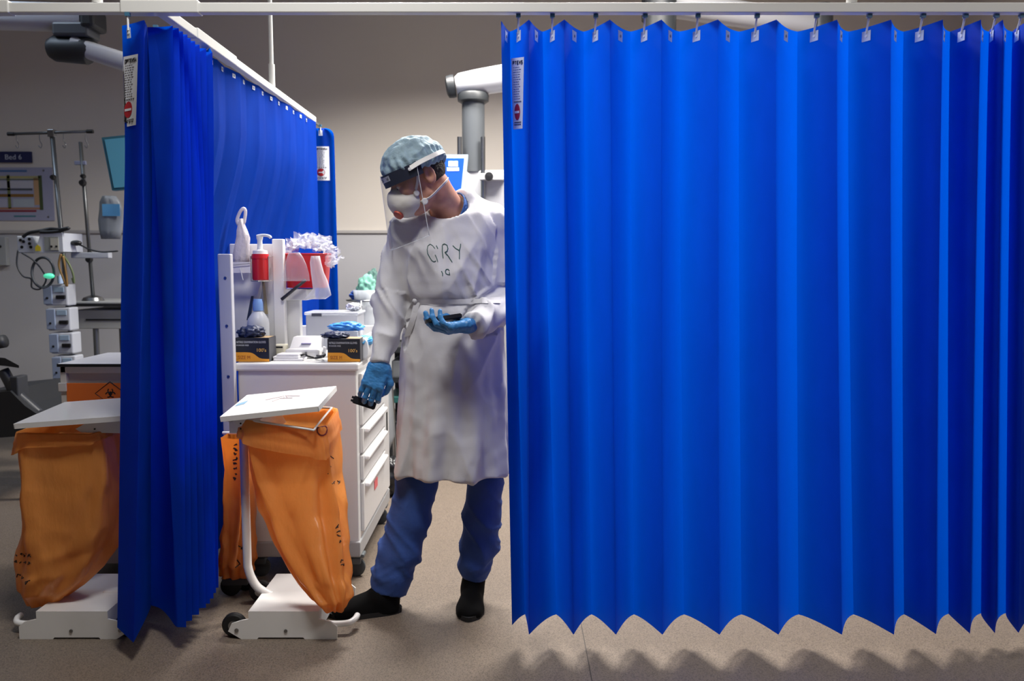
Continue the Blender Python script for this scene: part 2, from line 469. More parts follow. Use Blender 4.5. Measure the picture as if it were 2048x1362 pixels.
YC, YT_ = 2.57, 2.70
tops = [1002, 1020, 1058, 1085, 1129, 1167, 1220, 1261, 1323, 1359, 1436, 1478, 1553, 1595, 1674, 1697, 1782, 1807, 1886, 1900, 1962, 1978, 2006, 2025, 2060, 2090, 2140, 2180, 2240, 2290]
bots = [1024, 1050, 1058, 1112, 1147, 1183, 1232, 1268, 1325, 1368, 1439, 1483, 1557, 1597, 1684, 1707, 1788, 1808, 1872, 1897, 1940, 1962, 1990, 2012, 2037, 2085, 2140, 2180, 2240, 2290]
prof = []
for i, (a, b_) in enumerate(zip(tops, bots)):
    crest = i % 2 == 0
    far = max(0, (a - 1800) / 400) * 0.02
    yt = (YC if crest else YT_) ; yb = (YC + 0.0 + far if crest else YT_ + 0.025 + far)
    if i == 0: yt, yb = 2.58, 2.64
    prof.append((XZ(a, yt, ZT), yt, XZ(b_, yb, ZB), yb, 'c' if crest else 't'))
fc = empty('privacy_curtain', (0.8, YR, ZB), 'wide pleated blue privacy curtain hanging across the right half of the photo', 'curtain')
mbc, SF = curtain_sheet(prof, ZT, ZB)
fcl = sheet_object('fabric', mbc, fc)

m_tab = mat('clear_tab', '#c9d3e2', 0.3)
m_stem = mat('hook_white', '#e8eaec', 0.35)
m_glide = mat('glide_teal', '#3c6a86', 0.4)
def surf_at(S, per, i, t):
    k = int((i + t) * per); k = min(max(k, 0), len(S) - 2)
    a = Vector((S[k][0], S[k][1], 0)); b2 = Vector((S[k + 1][0], S[k + 1][1], 0)); d = (b2 - a).normalized()
    return a + (b2 - a) * 0.5, d
def add_tab(parent, p, d, zt, hook, wd=0.032, ht=0.031, nsign=1):
    n = Vector((d.y, -d.x, 0)) * nsign
    c = p + n * 0.0015
    q = [c - d * wd / 2 + Vector((0, 0, zt - 0.012)), c + d * wd / 2 + Vector((0, 0, zt - 0.012)), c + d * wd / 2 + Vector((0, 0, zt - 0.012 - ht)), c - d * wd / 2 + Vector((0, 0, zt - 0.012 - ht))]
    t = MB().prism(q, n * 0.001).build('tab', m_tab, parent)
    cc = c + n * 0.001 + Vector((0, 0, zt - 0.012 - ht * 0.5))
    MB().cyl(cc, cc + n * 0.0015, 0.0045, n=12).build('stud', m_stem if hook else mat('stud_grey', '#7f8a99', 0.4), t)
    if hook:
        h = p + n * 0.003
        MB().cyl((h.x, h.y, zt - 0.02), (h.x, YR if abs(h.y - YR) < 0.12 and parent is fc else h.y, ZR0 - 0.001), 0.0032, n=8).build('hook', m_stem, parent)
        MB().box((h.x - 0.007, h.y - 0.006 if parent is not fc else YR - 0.006, ZR0 - 0.012), (h.x + 0.007, h.y + 0.006 if parent is not fc else YR + 0.006, ZR0 - 0.001)).build('glider', m_glide, parent)
for i in range(0, len(tops) - 1):
    crest = i % 2 == 0
    if tops[i] > 2080: break
    p, d = surf_at(SF, 9, i, 0.48 if not crest else 0.5)
    add_tab(fc, p, d, ZT, hook=not crest)

# side curtain
sp = []
def spt(pt, yt, pb, yb, k): sp.append((XZ(pt, yt, ZT), yt, XZ(pb, yb, ZB), yb, k))
spt(244, 2.635, 234, 2.66, 'c'); spt(289, 2.575, 266, 2.575, 'c')
spt(294, 2.78, 302, 2.80, 't'); spt(346, 2.635, 345, 2.69, 'c')
cp = [(357, 2.66, 372), (366, 2.70, 384), (375, 2.735, 398), (383, 2.78, 412), (391, 2.815, 420), (400, 2.86, 427), (413, 2.91, 432), (425, 2.96, 437)]
yprev = 2.635
for pt, yy, pb in cp:
    ym = (yprev + yy) / 2 + 0.004
    sp.append((-1.135, ym, -1.12, ym + 0.01, 't'))
    sp.append((XZ(pt, yy, ZT), yy, XZ(pb, yy, ZB), yy, 'c')); yprev = yy
yy = 2.96
for k in range(1, 15):
    y2 = 2.96 + (4.56 - 2.96) * k / 14
    x = -1.115 + 0.055 * (k / 14) - 0.014 * (k % 2) - 0.006 * random.random()
    sp.append((x, y2, x - 0.01, y2, 't'))
sc_ = empty('privacy_curtain', (XS, 3.4, ZB), 'blue privacy curtain bunched at its near end along the side of the bay', 'curtain')
def side_zb(x, y): return ZB - 0.03 * max(0, 1 - (y - 2.57) / 0.2) if y < 2.77 else ZB
mbs, SS = curtain_sheet(sp, ZT, ZB, rows=36, per=8, wob=0.012, zbf=side_zb)
def bulge(x, y, z):                      # the cart and the holder press the cloth outwards low down
    a = min(1, max(0, (1.85 - z) / 0.60)); a = a * a * (3 - 2 * a)
    c = min(1, max(0, (y - 2.965) / 0.05)) * min(1, max(0, (4.5 - y) / 0.3))
    lift = 0.03 * min(1, max(0, (y - 2.965) / 0.05)) * max(0, (z - 1.83) / 0.20)
    return (x - 0.115 * a * c, y, z + lift)
push(mbs, bulge)
scl = sheet_object('fabric', mbs, sc_)
for i, t, hk in ((0, 0.35, True), (2, 0.3, True)):
    p, d = surf_at(SS, 8, i, t)
    add_tab(sc_, p, d, ZT, hk, wd=0.018)
base_i = 3 + 2 * len(cp)
for k in range(0, 13):
    p, d = surf_at(SS, 8, base_i + k, 0.5)
    add_tab(sc_, p, d, ZT + 0.03, False, wd=0.024, ht=0.016)

# short end panel at the far end of the side rail
ep = empty('privacy_curtain', (-1.08, 4.7, ZB), 'narrow blue curtain end panel with rounded corner before the beige wall', 'curtain')
xa, xb = XZ(622, 4.68, 1.9), XZ(668, 4.68, 1.9)
mbE = MB(); rows = 40; zt = 2.045; rr = 0.045; nn_ = 14
for r_ in range(rows + 1):
    v = r_ / rows; z = zt - 0.09 * v * 4 if r_ <= 10 and False else zt + (ZB - zt) * (v ** 1.6)
    xr = xb + 0.012 * (v ** 0.7)
    dz = zt - z
    if dz < rr: xr -= rr - math.sqrt(max(0, rr * rr - (rr - dz) ** 2))
    mbE.v += [(xa + (xr - xa) * k / nn_, 4.68 + 0.012 * math.sin(3.2 * k / nn_) + 0.008 * math.sin(9 * k / nn_ + v), z) for k in range(nn_ + 1)]
for r_ in range(rows):
    for k in range(nn_):
        a0 = r_ * (nn_ + 1) + k; mbE.f.append((a0, a0 + 1, a0 + nn_ + 2, a0 + nn_ + 1))
epl = sheet_object('fabric', mbE, ep)
p = Vector((XZ(641, 4.68, 2.03), 4.682, 0))
add_tab(ep, p, Vector((1, 0, 0)), 2.045, True, wd=0.022, ht=0.03)

# printed cards stuck on the curtains
m_card = mat('card_white', '#dfe3ea', 0.5)
m_ink = mat('print_black', '#1c1d22', 0.6)
m_inkg = mat('print_grey', '#8b8f99', 0.6)
m_redp = mat('print_red', '#b02530', 0.5)
def bil(c, u, v):
    a = (c[0][0] + (c[1][0] - c[0][0]) * u, c[0][1] + (c[1][1] - c[0][1]) * u)
    b2 = (c[3][0] + (c[2][0] - c[3][0]) * u, c[3][1] + (c[2][1] - c[3][1]) * u)
    return (a[0] + (b2[0] - a[0]) * v, a[1] + (b2[1] - a[1]) * v)
def lay(tree, px, lift):
    d = ray(*px).normalized(); h, n, _, _ = tree.ray_cast(Vector((0, 0, EYE)), d)
    if h is None: return None
    if n.dot(d) > 0: n = -n
    return h + n * lift
def decal(name, c, target, m, parent, lift=0.0015, nu=5, nv=16):
    """a thin printed sheet pressed onto a curved surface"""
    t = bvh(target); mb = MB(); g = []
    for j in range(nv + 1):
        for i in range(nu + 1):
            g.append(lay(t, bil(c, i / nu, j / nv), lift))
    ok = [p for p in g if p is not None]
    if not ok: return None
    g = [p if p is not None else ok[0] for p in g]
    mb.add(g, [(j * (nu + 1) + i, j * (nu + 1) + i + 1, (j + 1) * (nu + 1) + i + 1, (j + 1) * (nu + 1) + i) for j in range(nv) for i in range(nu)])
    return mb.build(name, m, parent, smooth=True)
def decal_disc(name, c, cu, cv, ru, rv, target, m, parent, lift=0.0025, a0=0, a1=2 * math.pi, n=18):
    t = bvh(target); pts = [lay(t, bil(c, cu, cv), lift)] + [lay(t, bil(c, cu + ru * math.cos(a0 + (a1 - a0) * k / n), cv + rv * math.sin(a0 + (a1 - a0) * k / n)), lift) for k in range(n + 1)]
    if any(p is None for p in pts): return None
    return MB().add(pts, [(0, k + 1, k + 2) for k in range(n)]).build(name, m, parent)
def curtain_card(c, target, parent, title, u0=0.0, disc=True):
    card = decal('instruction_card', c, target, m_card, parent, 0.0018)
    if card is None: return
    tag(card, 'white printed instruction card with red roundel')
    st = []
    rnd = random.Random(4)
    for j in range(14):
        v = 0.13 + j * 0.034
        u = 0.12 + u0
        while u < 0.62:
            l = rnd.uniform(0.06, 0.16); st.append([bil(c, u, v), bil(c, min(u + l, 0.9), v)]); u += l + 0.05
    stroke_marks('small_print', st, card, m_inkg, card, r=0.0007, step=2, lift=0.0004)
    st = []
    for v, k in ((0.615, 5), (0.905, 6), (0.935, 4)):
        for q in range(k): st.append([bil(c, 0.14 + u0 + q * 0.7 / k, v), bil(c, 0.14 + u0 + (q + 0.6) * 0.7 / k, v)])
    stroke_marks('heading_print', st, card, m_ink, card, r=0.0014, step=2, lift=0.0004)
    if disc:
        decal_disc('stop_roundel', c, 0.42 + u0, 0.76, 0.27, 0.115, card, m_redp, card, 0.0008)
        decal('roundel_bar', [bil(c, 0.2 + u0, 0.745), bil(c, 0.64 + u0, 0.745), bil(c, 0.64 + u0, 0.778), bil(c, 0.2 + u0, 0.778)], card, m_card, card, 0.0014, 2, 2)
    # brand line set as strokes letter by letter
    glyph = {'O': [[(0, 0), (1, 0), (1, 1), (0, 1), (0, 0)]], 'P': [[(0, 1), (0, 0), (1, 0), (1, .5), (0, .5)]], 'E': [[(1, 0), (0, 0), (0, 1), (1, 1)], [(0, .5), (.8, .5)]],
             'N': [[(0, 1), (0, 0), (1, 1), (1, 0)]], 'S': [[(1, 0), (0, 0), (0, .5), (1, .5), (1, 1), (0, 1)]], 'A': [[(0, 1), (.5, 0), (1, 1)], [(.2, .6), (.8, .6)]], 'I': [[(.5, 0), (.5, 1)]], 'T': [[(0, 0), (1, 0)], [(.5, 0), (.5, 1)]]}
    st = []; n = len(title)
    for q, ch in enumerate(title):
        for g in glyph[ch]:
            st.append([bil(c, 0.1 + (q + a_ * 0.62) * 0.82 / n, 0.045 + b2 * 0.045) for a_, b2 in g])
    stroke_marks('brand_print', st, card, m_ink, card, r=0.0013, step=2, lift=0.0004)
curtain_card([(248, 114), (277, 108), (273, 250), (243, 256)], scl, sc_, 'OPTENSA')
curtain_card([(1023, 117), (1049, 114), (1046, 257), (1027, 259)], fcl, fc, 'PTENS', disc=True)
curtain_card([(629, 293), (658, 293), (660, 361), (629, 361)], epl, ep, 'OPTENSA')
# ------------------------------------------------------------------ foot-operated sack holders
m_enam = mat('white_enamel', '#e6e6e4', 0.35, coat=0.3, noise_amt=0.03, noise_scale=8)
m_rub = mat('black_rubber', '#101012', 0.6)
m_steel = mat('steel', '#9a9da0', 0.3, 1.0)
m_hole = mat('hole_black', '#0a0a0a', 0.8)
m_bag = mat('orange_bag_film', '#f2a557', 0.32, noise_amt=0.10, noise_scale=9, bump=0.5, bump_scale=24, stretch=(1, 1, 0.35), translucent=0.45, tcol='#ffb868', coat=0.25)
m_bagd = mat('orange_bag_film_deep', '#e58b38', 0.35, noise_amt=0.12, noise_scale=9, bump=0.25, bump_scale=26, translucent=0.4, tcol='#f08418', coat=0.25)
m_print = mat('bag_print', '#2a1a12', 0.6)

def bag_rings(keys, n=64, seed=1, fold=0.012, folds=9):
    """keys: (z, cx, cy, hx, hy, square) from the rim down; returns lofted rings with hanging folds"""
    zs = [k[0] for k in keys]; rings = []; m = 46
    for i in range(m + 1):
        u = i / m; q = u * (len(keys) - 1); a = min(int(q), len(keys) - 2); t = q - a; t = t * t * (3 - 2 * t) * 0.5 + t * 0.5
        K = [keys[a][j] + (keys[a + 1][j] - keys[a][j]) * t for j in range(6)]
        ring = []
        for k in range(n):
            th = 2 * math.pi * k / n; c, s = math.cos(th), math.sin(th)
            e = 2.0 / (2 + 6 * K[5])
            x = K[3] * math.copysign(abs(c) ** e, c); y = K[4] * math.copysign(abs(s) ** e, s)
            amp = fold * min(1, u * 3) * (0.4 + 0.6 * min(1, K[3] / 0.12))
            f = amp * (math.sin(th * folds + 2.5 * noise.noise((math.cos(th), math.sin(th), u * 1.5 + seed))) + 1.3 * noise.noise((c * 3 + seed, s * 3, u * 4)))
            f += 0.010 * noise.noise((c * 5, s * 5 + seed, u * 11)) * min(1, u * 3)
            L = math.hypot(x, y) + 1e-6
            ring.append(Vector((K[1] + x + x / L * f, K[2] + y + y / L * f, K[0] + 0.004 * noise.noise((c * 2, s * 2, u * 6)))))
        rings.append(ring)
    return rings

def holder_base(root, x0, Yf, mir, w=0.365, zs=0.148):
    """pedal base: shaped front plate, sloping top box, rear plate; x0 is the free (toe) side when mir=-1"""
    def px(a): return x0 + mir * a
    prof = [(0.0, 0.028), (0.045, 0.0), (0.10, 0.0), (0.105, 0.006), (0.26, 0.006), (0.265, 0.0), (w, 0.0), (w, 0.045), (w - 0.02, 0.062), (w - 0.062, 0.072), (w - 0.062, 0.10), (0.072, 0.10), (0.072, 0.072), (0.05, 0.068), (0.013, 0.056)]
    MB().prism([(px(a), Yf, b_) for a, b_ in prof], (0, 0.006, 0)).build('front_plate', m_enam, root)
    MB().prism([(px(a), Yf + 0.34, b_) for a, b_ in prof], (0, 0.006, 0)).build('rear_plate', m_enam, root)
    lo = min(px(0.072), px(w - 0.062)); hi = max(px(0.072), px(w - 0.062))
    MB().prism([(lo, Yf + 0.006, 0.1), (lo, Yf + 0.34, 0.1), (lo, Yf + 0.34, 0.02), (lo, Yf + 0.006, 0.02)], (hi - lo, 0, 0)).build('pedal_box', m_enam, root)
    MB().cyl((px(0.20), Yf - 0.003, 0.03), (px(0.20), Yf, 0.03), 0.006, n=12).build('bolt', m_steel, root, angle=40)
    MB().cyl((px(0.03), Yf - 0.003, 0.032), (px(0.03), Yf, 0.032), 0.007, n=12).build('bolt', m_steel, root, angle=40)
    for dy in (0.012, 0.31):
        wx = px(0.015)
        wm = MB().lathe((wx, Yf + dy, 0.042), [(0.0, 0.0), (0.036, 0.0), (0.042, 0.005), (0.042, 0.019), (0.036, 0.024), (0.0, 0.024)], 24, (0, 1, 0)).build('wheel', m_rub, root, angle=40)
        MB().cyl((wx, Yf + dy - 0.002, 0.042), (wx, Yf + dy, 0.042), 0.018, n=16).build('hub', m_steel, wm, angle=40)
    # toe loop
    t = px(w)
    path = [(t - mir * 0.04, Yf + 0.045, 0.035), (t + mir * 0.005, Yf + 0.045, 0.035), (t + mir * 0.035, Yf + 0.05, 0.038), (t + mir * 0.05, Yf + 0.075, 0.042), (t + mir * 0.052, Yf + 0.10, 0.042)]
    MB().tube(spline(path, 6), 0.011, 10).build('foot_pedal', m_enam, root, smooth=True)

def biohazard(cx, cy, s):
    st = []
    for k in range(3):
        a = math.radians(90 + 120 * k)
        c = (cx + 0.45 * s * math.cos(a), cy - 0.45 * s * math.sin(a))
        st.append([(c[0] + 0.42 * s * math.cos(t), c[1] - 0.42 * s * math.sin(t)) for t in [a + 0.7 + (2 * math.pi - 1.4) * i / 12 for i in range(13)]])
    st.append([(cx + 0.25 * s * math.cos(2 * math.pi * i / 10), cy + 0.25 * s * math.sin(2 * math.pi * i / 10)) for i in range(11)])
    return st

def squiggle(x, y, n, s, ang, seed):
    # worn, unreadable print: a run of small irregular marks
    rq = random.Random(seed); ca, sa = math.cos(ang), math.sin(ang); st = []
    for i in range(n):
        pts = [(i * s * 1.1 + rq.uniform(0, s * .8), rq.uniform(0, s)) for _ in range(4)]
        st.append([(x + a * ca - b_ * sa, y + a * sa + b_ * ca) for a, b_ in pts])
    return st
# --- front holder
YB = 2.75
bin1 = empty('waste_sack_holder', (F(570, 1278).x, YB + 0.15, 0), 'white pedal sack holder with orange bag in front of the supply cart, lid ajar', 'waste bin')
holder_base(bin1, XZ(456, YB, 0.03), YB, 1, w=XZ(674, YB, 0.03) - XZ(456, YB, 0.03))
yp = YB + 0.17
xp = XZ(490, yp, 0.5)
zt = Z(866, yp)
pole = [(xp, yp, zt), (xp, yp, 0.24), (xp, yp, 0.20), (xp + 0.012, yp, 0.155), (xp + 0.04, yp, 0.112), (xp + 0.10, yp, 0.078)]
MB().tube([pole[0], pole[1]] + spline(pole[2:], 6), 0.0155, 12).build('post', m_enam, bin1, smooth=True)
# hinge bracket
hz = Z(840, yp - 0.12)
bx0, bx1 = XZ(458, yp - 0.12, hz), XZ(520, yp - 0.12, hz)
brk = MB().prism([(bx0, YB + 0.05, hz + 0.002), (bx1, YB + 0.05, hz + 0.002), (bx1 + 0.03, YB + 0.05, hz - 0.05), (bx0, YB + 0.05, hz - 0.046)], (0, 0.22, 0)).build('hinge_bracket', m_enam, bin1)
for dz in (0.012, 0.03):
    MB().cyl((bx0 + 0.04, YB + 0.048, hz - dz), (bx0 + 0.04, YB + 0.0505, hz - dz), 0.003, n=8).build('rivet_hole', m_hole, brk)
# lid tilted on its hinge
l0, l1 = P(440, 836, YB + 0.01), P(637, 815, YB + 0.01)
l2, l3 = P(673, 774, YB + 0.30), P(490, 792, YB + 0.30)
l3 = Vector((l0.x + (l2.x - l1.x), l3.y, l3.z)); 
nrm = (l1 - l0).cross(l3 - l0).normalized()
lid = MB().prism([l0, l1, l2, l3], nrm * 0.004)
lid.prism([l0, l1, l1 - nrm * 0.014, l0 - nrm * 0.014], (l3 - l0).normalized() * 0.003)
lid.prism([l1, l2, l2 - nrm * 0.014, l1 - nrm * 0.014], (l0 - l1).normalized() * 0.003)
lid.prism([l2, l3, l3 - nrm * 0.014, l2 - nrm * 0.014], (l1 - l2).normalized() * 0.003)
lido = lid.build('lid', m_enam, bin1)
MB().box((l0.x + 0.004, YB + 0.03, hz - 0.002), (l0.x + 0.035, YB + 0.26, hz + 0.012), 0.003).build('hinge', m_steel, bin1)
stroke_marks('faded_print', [[(531, 800), (570, 792), (600, 792)], [(545, 803), (560, 797), (585, 796)], [(568, 795), (572, 790), (575, 796)]], lido, mat('print_faint', '#b9a9ac', 0.6), lido, r=0.0016)
decal('lid_sticker', [(475, 808), (497, 801), (489, 808), (470, 813)], lido, mat('sticker_blue', '#7fa3bd', 0.5), lido, 0.001, 2, 2)
# rim wire
r0, r1 = P(482, 838, YB + 0.06), P(627, 860, YB + 0.02)
r2 = P(663, 816, YB + 0.28); r3 = Vector((r0.x, YB + 0.28, r0.z + 0.005))
rimp = spline([r0, r0.lerp(r1, 0.9), r1, r1.lerp(r2, 0.15), r2.lerp(r1, 0.1), r2, r2.lerp(r3, 0.1), r3], 6)
MB().tube(rimp, 0.004, 8).build('rim_wire', m_enam, bin1, smooth=True)
# bag
def key(xl, xr, py, yc, hy, sq):
    z = Z(py, yc); a, b_ = XZ(xl, yc - hy * 0.6, z), XZ(xr, yc - hy * 0.2, z)
    return (z, (a + b_) / 2, yc, (b_ - a) / 2, hy, sq)
keys = [key(486, 658, 842, YB + 0.17, 0.115, 1), key(496, 664, 880, YB + 0.17, 0.112, .8), key(508, 672, 950, YB + 0.16, 0.10, .4), key(526, 680, 1020, YB + 0.12, 0.095, .1),
        key(555, 688, 1090, YB + 0.07, 0.09, 0), key(588, 694, 1150, YB + 0.03, 0.08, 0), key(628, 696, 1195, YB + 0.0, 0.06, 0), key(652, 682, 1220, YB - 0.01, 0.02, 0)]
br = bag_rings(keys, seed=3, fold=0.016, folds=8)
n = len(br[0])
# ease the top ring onto the sloping rim wire
def rim_at(x, y):
    t = min(max((x - r0.x) / (r1.x - r0.x), 0), 1); s = min(max((y - (YB + 0.05)) / 0.23, 0), 1)
    f = r0.z + (r1.z - r0.z) * t; bk = r3.z + (r2.z - r3.z) * t
    return f + (bk - f) * s
for i in range(10):
    for p in br[i]:
        p.z += (rim_at(p.x, p.y) - keys[0][0]) * (1 - i / 10)
bagm = MB().loft(br, False)
bagm.f.append(tuple((len(br) - 1) * n + k for k in range(n)))
bag1 = bagm.build('bag', m_bag, bin1, smooth=True)
def cuff(root, br, drop, out, seed, m, name='bag_cuff'):
    rings = []
    for i in range(11):
        u = i / 10; ring = []
        for k, p in enumerate(br[0]):
            th = 2 * math.pi * k / len(br[0]); d = drop(th)
            c = sum(br[0], Vector()) / len(br[0]); o_ = (p - c); o_.z = 0; o_.normalize()
            wv = 0.006 * noise.noise((math.cos(th) * 6, math.sin(th) * 6, u * 4 + seed)) + 0.004 * math.sin(th * 17 + seed) * u
            ring.append(p + o_ * (0.007 + out * (0.4 * math.sin(u * 2.2) + u) + wv) + Vector((0, 0, 0.006 * math.sin(math.pi * min(1, u * 4)) - d * u)))
        rings.append(ring)
    return MB().loft(rings, False).build(name, m, root, smooth=True)
def drop1(th):
    # deep at the front right corner (angle about -45 degrees), shallow at the left
    d = (math.cos(th + math.radians(48)) + 1) / 2
    return 0.014 + 0.100 * d ** 1.5
cf1 = cuff(bin1, br, drop1, 0.012, 2, m_bag)
MB().tube([lay(bvh(cf1), q, 0.002) for q in [(484, 838), (520, 845), (560, 851), (600, 857), (626, 861)] if lay(bvh(cf1), q, 0.002) is not None], 0.0016, 6).build('tie_cord', mat('cord_cream', '#f1e3c8', 0.6), bin1)
hz_st = [[(644 + 11 * math.cos(t) * 0.9, 860 + 11 * math.sin(t)) for t in [i * math.pi / 7 for i in range(15)]], [(644 + 5 * math.cos(t) * 0.9, 846 + 5 * math.sin(t)) for t in [i * math.pi / 6 for i in range(13)]]]
stroke_marks('hazard_ring', hz_st, cf1, mat('print_maroon', '#6b1f20', 0.6), cf1, r=0.0028)
tag(stroke_marks('hazard_print', [[(655, 908), (667, 917), (656, 948)]] + squiggle(664, 960, 2, 9, 0.1, 1) + squiggle(678, 1048, 2, 9, 1.3, 2) + squiggle(681, 1068, 2, 9, 1.4, 3) + squiggle(686, 1118, 2, 8, 1.3, 4), bag1, m_print, bag1, r=0.0019, step=2), kind='stuff')

# --- left holder, hinge on its right
YB2 = 2.75
bin2 = empty('waste_sack_holder', (F(140, 1278).x, YB2 + 0.15, 0), 'white pedal sack holder with bulging orange bag left of the side curtain', 'waste bin')
holder_base(bin2, XZ(258, YB2, 0.03), YB2, -1, w=XZ(258, YB2, 0.03) - XZ(38, YB2, 0.03))
xp2 = XZ(262, yp, 0.6)
pole = [(xp2, yp, zt), (xp2, yp, 0.30), (xp2, yp, 0.17), (xp2 - 0.02, yp, 0.115), (xp2 - 0.055, yp, 0.095), (xp2 - 0.12, yp, 0.09)]
MB().tube([pole[0], pole[1]] + spline(pole[2:], 6), 0.0155, 12).build('post', m_enam, bin2, smooth=True)
hz2 = Z(842, YB2 + 0.05)
bx0, bx1 = XZ(150, YB2 + 0.05, hz2), XZ(275, YB2 + 0.05, hz2)
brk = MB().prism([(bx0, YB2 + 0.05, hz2 - 0.028), (bx0 + 0.02, YB2 + 0.05, hz2 - 0.04), (bx1, YB2 + 0.05, hz2 - 0.044), (bx1, YB2 + 0.05, hz2), (bx0 + 0.05, YB2 + 0.05, hz2)], (0, 0.2, 0)).build('hinge_bracket', m_enam, bin2)
MB().cyl((XZ(189, YB2 + .05, hz2), YB2 + 0.047, Z(858, YB2 + 0.05)), (XZ(189, YB2 + .05, hz2), YB2 + 0.0505, Z(858, YB2 + 0.05)), 0.003, n=8).build('rivet_hole', m_hole, brk)
l0, l1 = P(27, 850, YB2 + 0.0), P(262, 833, YB2 + 0.0)
l3 = P(130, 806, YB2 + 0.33); l2 = l3 + (l1 - l0)
nrm = (l1 - l0).cross(l3 - l0).normalized()
lid = MB().prism([l0, l1, l2, l3], nrm * 0.004)
for a, b_, c_ in ((l0, l1, l3 - l0), (l1, l2, l0 - l1), (l2, l3, l1 - l2), (l3, l0, l1 - l0)):
    lid.prism([a, b_, b_ - nrm * 0.014, a - nrm * 0.014], c_.normalized() * 0.003)
lid2 = lid.build('lid', mat('white_enamel_gloss', '#e2e3e4', 0.12, coat=0.6), bin2)
keys2 = [key(44, 232, 852, YB2 + 0.17, 0.125, 1), key(44, 240, 890, YB2 + 0.17, 0.13, .8), key(44, 244, 960, YB2 + 0.16, 0.13, .4), key(36, 240, 1040, YB2 + 0.15, 0.125, .1),
         key(28, 222, 1090, YB2 + 0.14, 0.12, 0), key(22, 190, 1135, YB2 + 0.13, 0.11, 0), key(22, 150, 1175, YB2 + 0.12, 0.085, 0), key(55, 108, 1208, YB2 + 0.12, 0.03, 0)]
br2 = bag_rings(keys2, seed=8, fold=0.011, folds=6)
n = len(br2[0]); bm2 = MB().loft(br2, False); bm2.f.append(tuple((len(br2) - 1) * n + k for k in range(n)))
bag2 = bm2.build('bag', m_bag, bin2, smooth=True)
def drop2(th):
    d = (math.cos(th - math.radians(200)) + 1) / 2
    return 0.015 + 0.065 * d ** 2
cf2 = cuff(bin2, br2, drop2, 0.010, 5, m_bag)
tag(stroke_marks('hazard_print', squiggle(30, 1104, 4, 8, 0.1, 5) + squiggle(30, 1118, 4, 8, 0.15, 6) + squiggle(37, 1058, 2, 9, 1.2, 7) + squiggle(36, 1146, 2, 9, 0.4, 8) + squiggle(52, 1158, 1, 12, 0.2, 9), bag2, m_print, bag2, r=0.0020, step=2), kind='stuff')

# --- sack holder tucked behind the front one, mostly its hanging bag shows
YB3 = 3.13
bin3 = empty('waste_sack_holder', (XZ(468, YB3, 0.3), YB3 + 0.05, 0), 'sack holder with dark orange bag tucked between side curtain and supply cart', 'waste bin')
keys3 = [key(444, 496, 868, YB3, 0.085, .8), key(452, 500, 930, YB3, 0.085, .5), key(450, 500, 1000, YB3, 0.085, .3), key(442, 500, 1070, YB3, 0.085, .1), key(436, 502, 1120, YB3, 0.085, 0), key(438, 498, 1148, YB3, 0.06, 0)]
br3 = bag_rings(keys3, seed=12, fold=0.014, folds=8, n=48); n = len(br3[0]); bm3 = MB().loft(br3, False); bm3.f.append(tuple((len(br3) - 1) * n + k for k in range(n)))
bag3 = bm3.build('bag', m_bagd, bin3, smooth=True)
tag(stroke_marks('hazard_print', squiggle(476, 884, 8, 9, 1.6, 10) + squiggle(478, 1088, 2, 7, 0.6, 11) + [[(470, 1135), (480, 1128), (474, 1120)]], bag3, m_print, bag3, r=0.0026, step=2), kind='stuff')
x3 = XZ(470, YB3, 0.5)
MB().tube([(x3 - 0.05, YB3 + 0.02, br3[0][0].z), (x3 + 0.05, YB3 + 0.02, br3[0][0].z)], 0.006, 8).build('rim_wire', m_enam, bin3)
MB().tube([(x3 + 0.02, YB3 + 0.05, br3[0][0].z), (x3 + 0.02, YB3 + 0.05, 0.06)], 0.0145, 10).build('post', m_enam, bin3, smooth=True)
MB().tube([(x3 - 0.05, YB3 + 0.02, br3[0][0].z), (x3 + 0.02, YB3 + 0.05, br3[0][0].z - 0.005)], 0.006, 8).build('rim_arm', m_enam, bin3)
MB().box((x3 - 0.06, YB3 - 0.02, 0.045), (x3 + 0.04, YB3 + 0.06, 0.075), 0.006).build('base', mat('dark_grey_metal', '#3b3e42', 0.5), bin3)
for dx, dy in ((-0.03, -0.01), (0.01, 0.04)):
    MB().lathe((x3 + dx, YB3 + dy, 0.04), [(0, 0), (0.034, 0), (0.04, 0.004), (0.04, 0.018), (0.034, 0.022), (0, 0.022)], 20, (0, 1, 0)).build('wheel', m_rub, bin3, angle=40)

# --- rigid clinical waste bin behind the left holder
YB4 = 3.32
b4 = empty('clinical_waste_bin', (XZ(190, YB4, 0.5), YB4 + 0.2, 0), 'white framed clinical waste bin with orange biohazard panel at left', 'waste bin')
xa, xb = XZ(121, YB4, 0.8), XZ(300, YB4, 0.8)
zt4, zl = Z(732, YB4), Z(727, YB4)
m_bin4 = mat('bin_white', '#dcdad4', 0.45)
for x in (xa, xb - 0.025):
    for y in (YB4, YB4 + 0.36):
        MB().box((x, y, 0.0), (x + 0.025, y + 0.025, zt4), 0.003).build('corner_post', m_bin4, b4)
MB().box((xa, YB4, zt4 - 0.03), (xb, YB4 + 0.385, zt4), 0.004).build('top_frame', m_bin4, b4)
MB().box((xa + 0.02, YB4 + 0.02, 0.05), (xb - 0.02, YB4 + 0.37, zt4 - 0.03)).build('liner_box', mat('bin_grey', '#c6c6c4', 0.5), b4)
l4 = MB().box((XZ(114, YB4 - .02, zl), YB4 - 0.02, zt4), (XZ(305, YB4 - .02, zl), YB4 + 0.40, zt4 + 0.012), 0.004).build('lid', mat('lid_grey_white', '#cfd1d6', 0.3, coat=0.3), b4)
MB().box((XZ(114, YB4 - .02, zl), YB4 - 0.0225, zt4 - 0.001), (XZ(305, YB4 - .02, zl), YB4 - 0.0195, zt4 + 0.011)).build('lid_seal', m_dark_pl, l4)
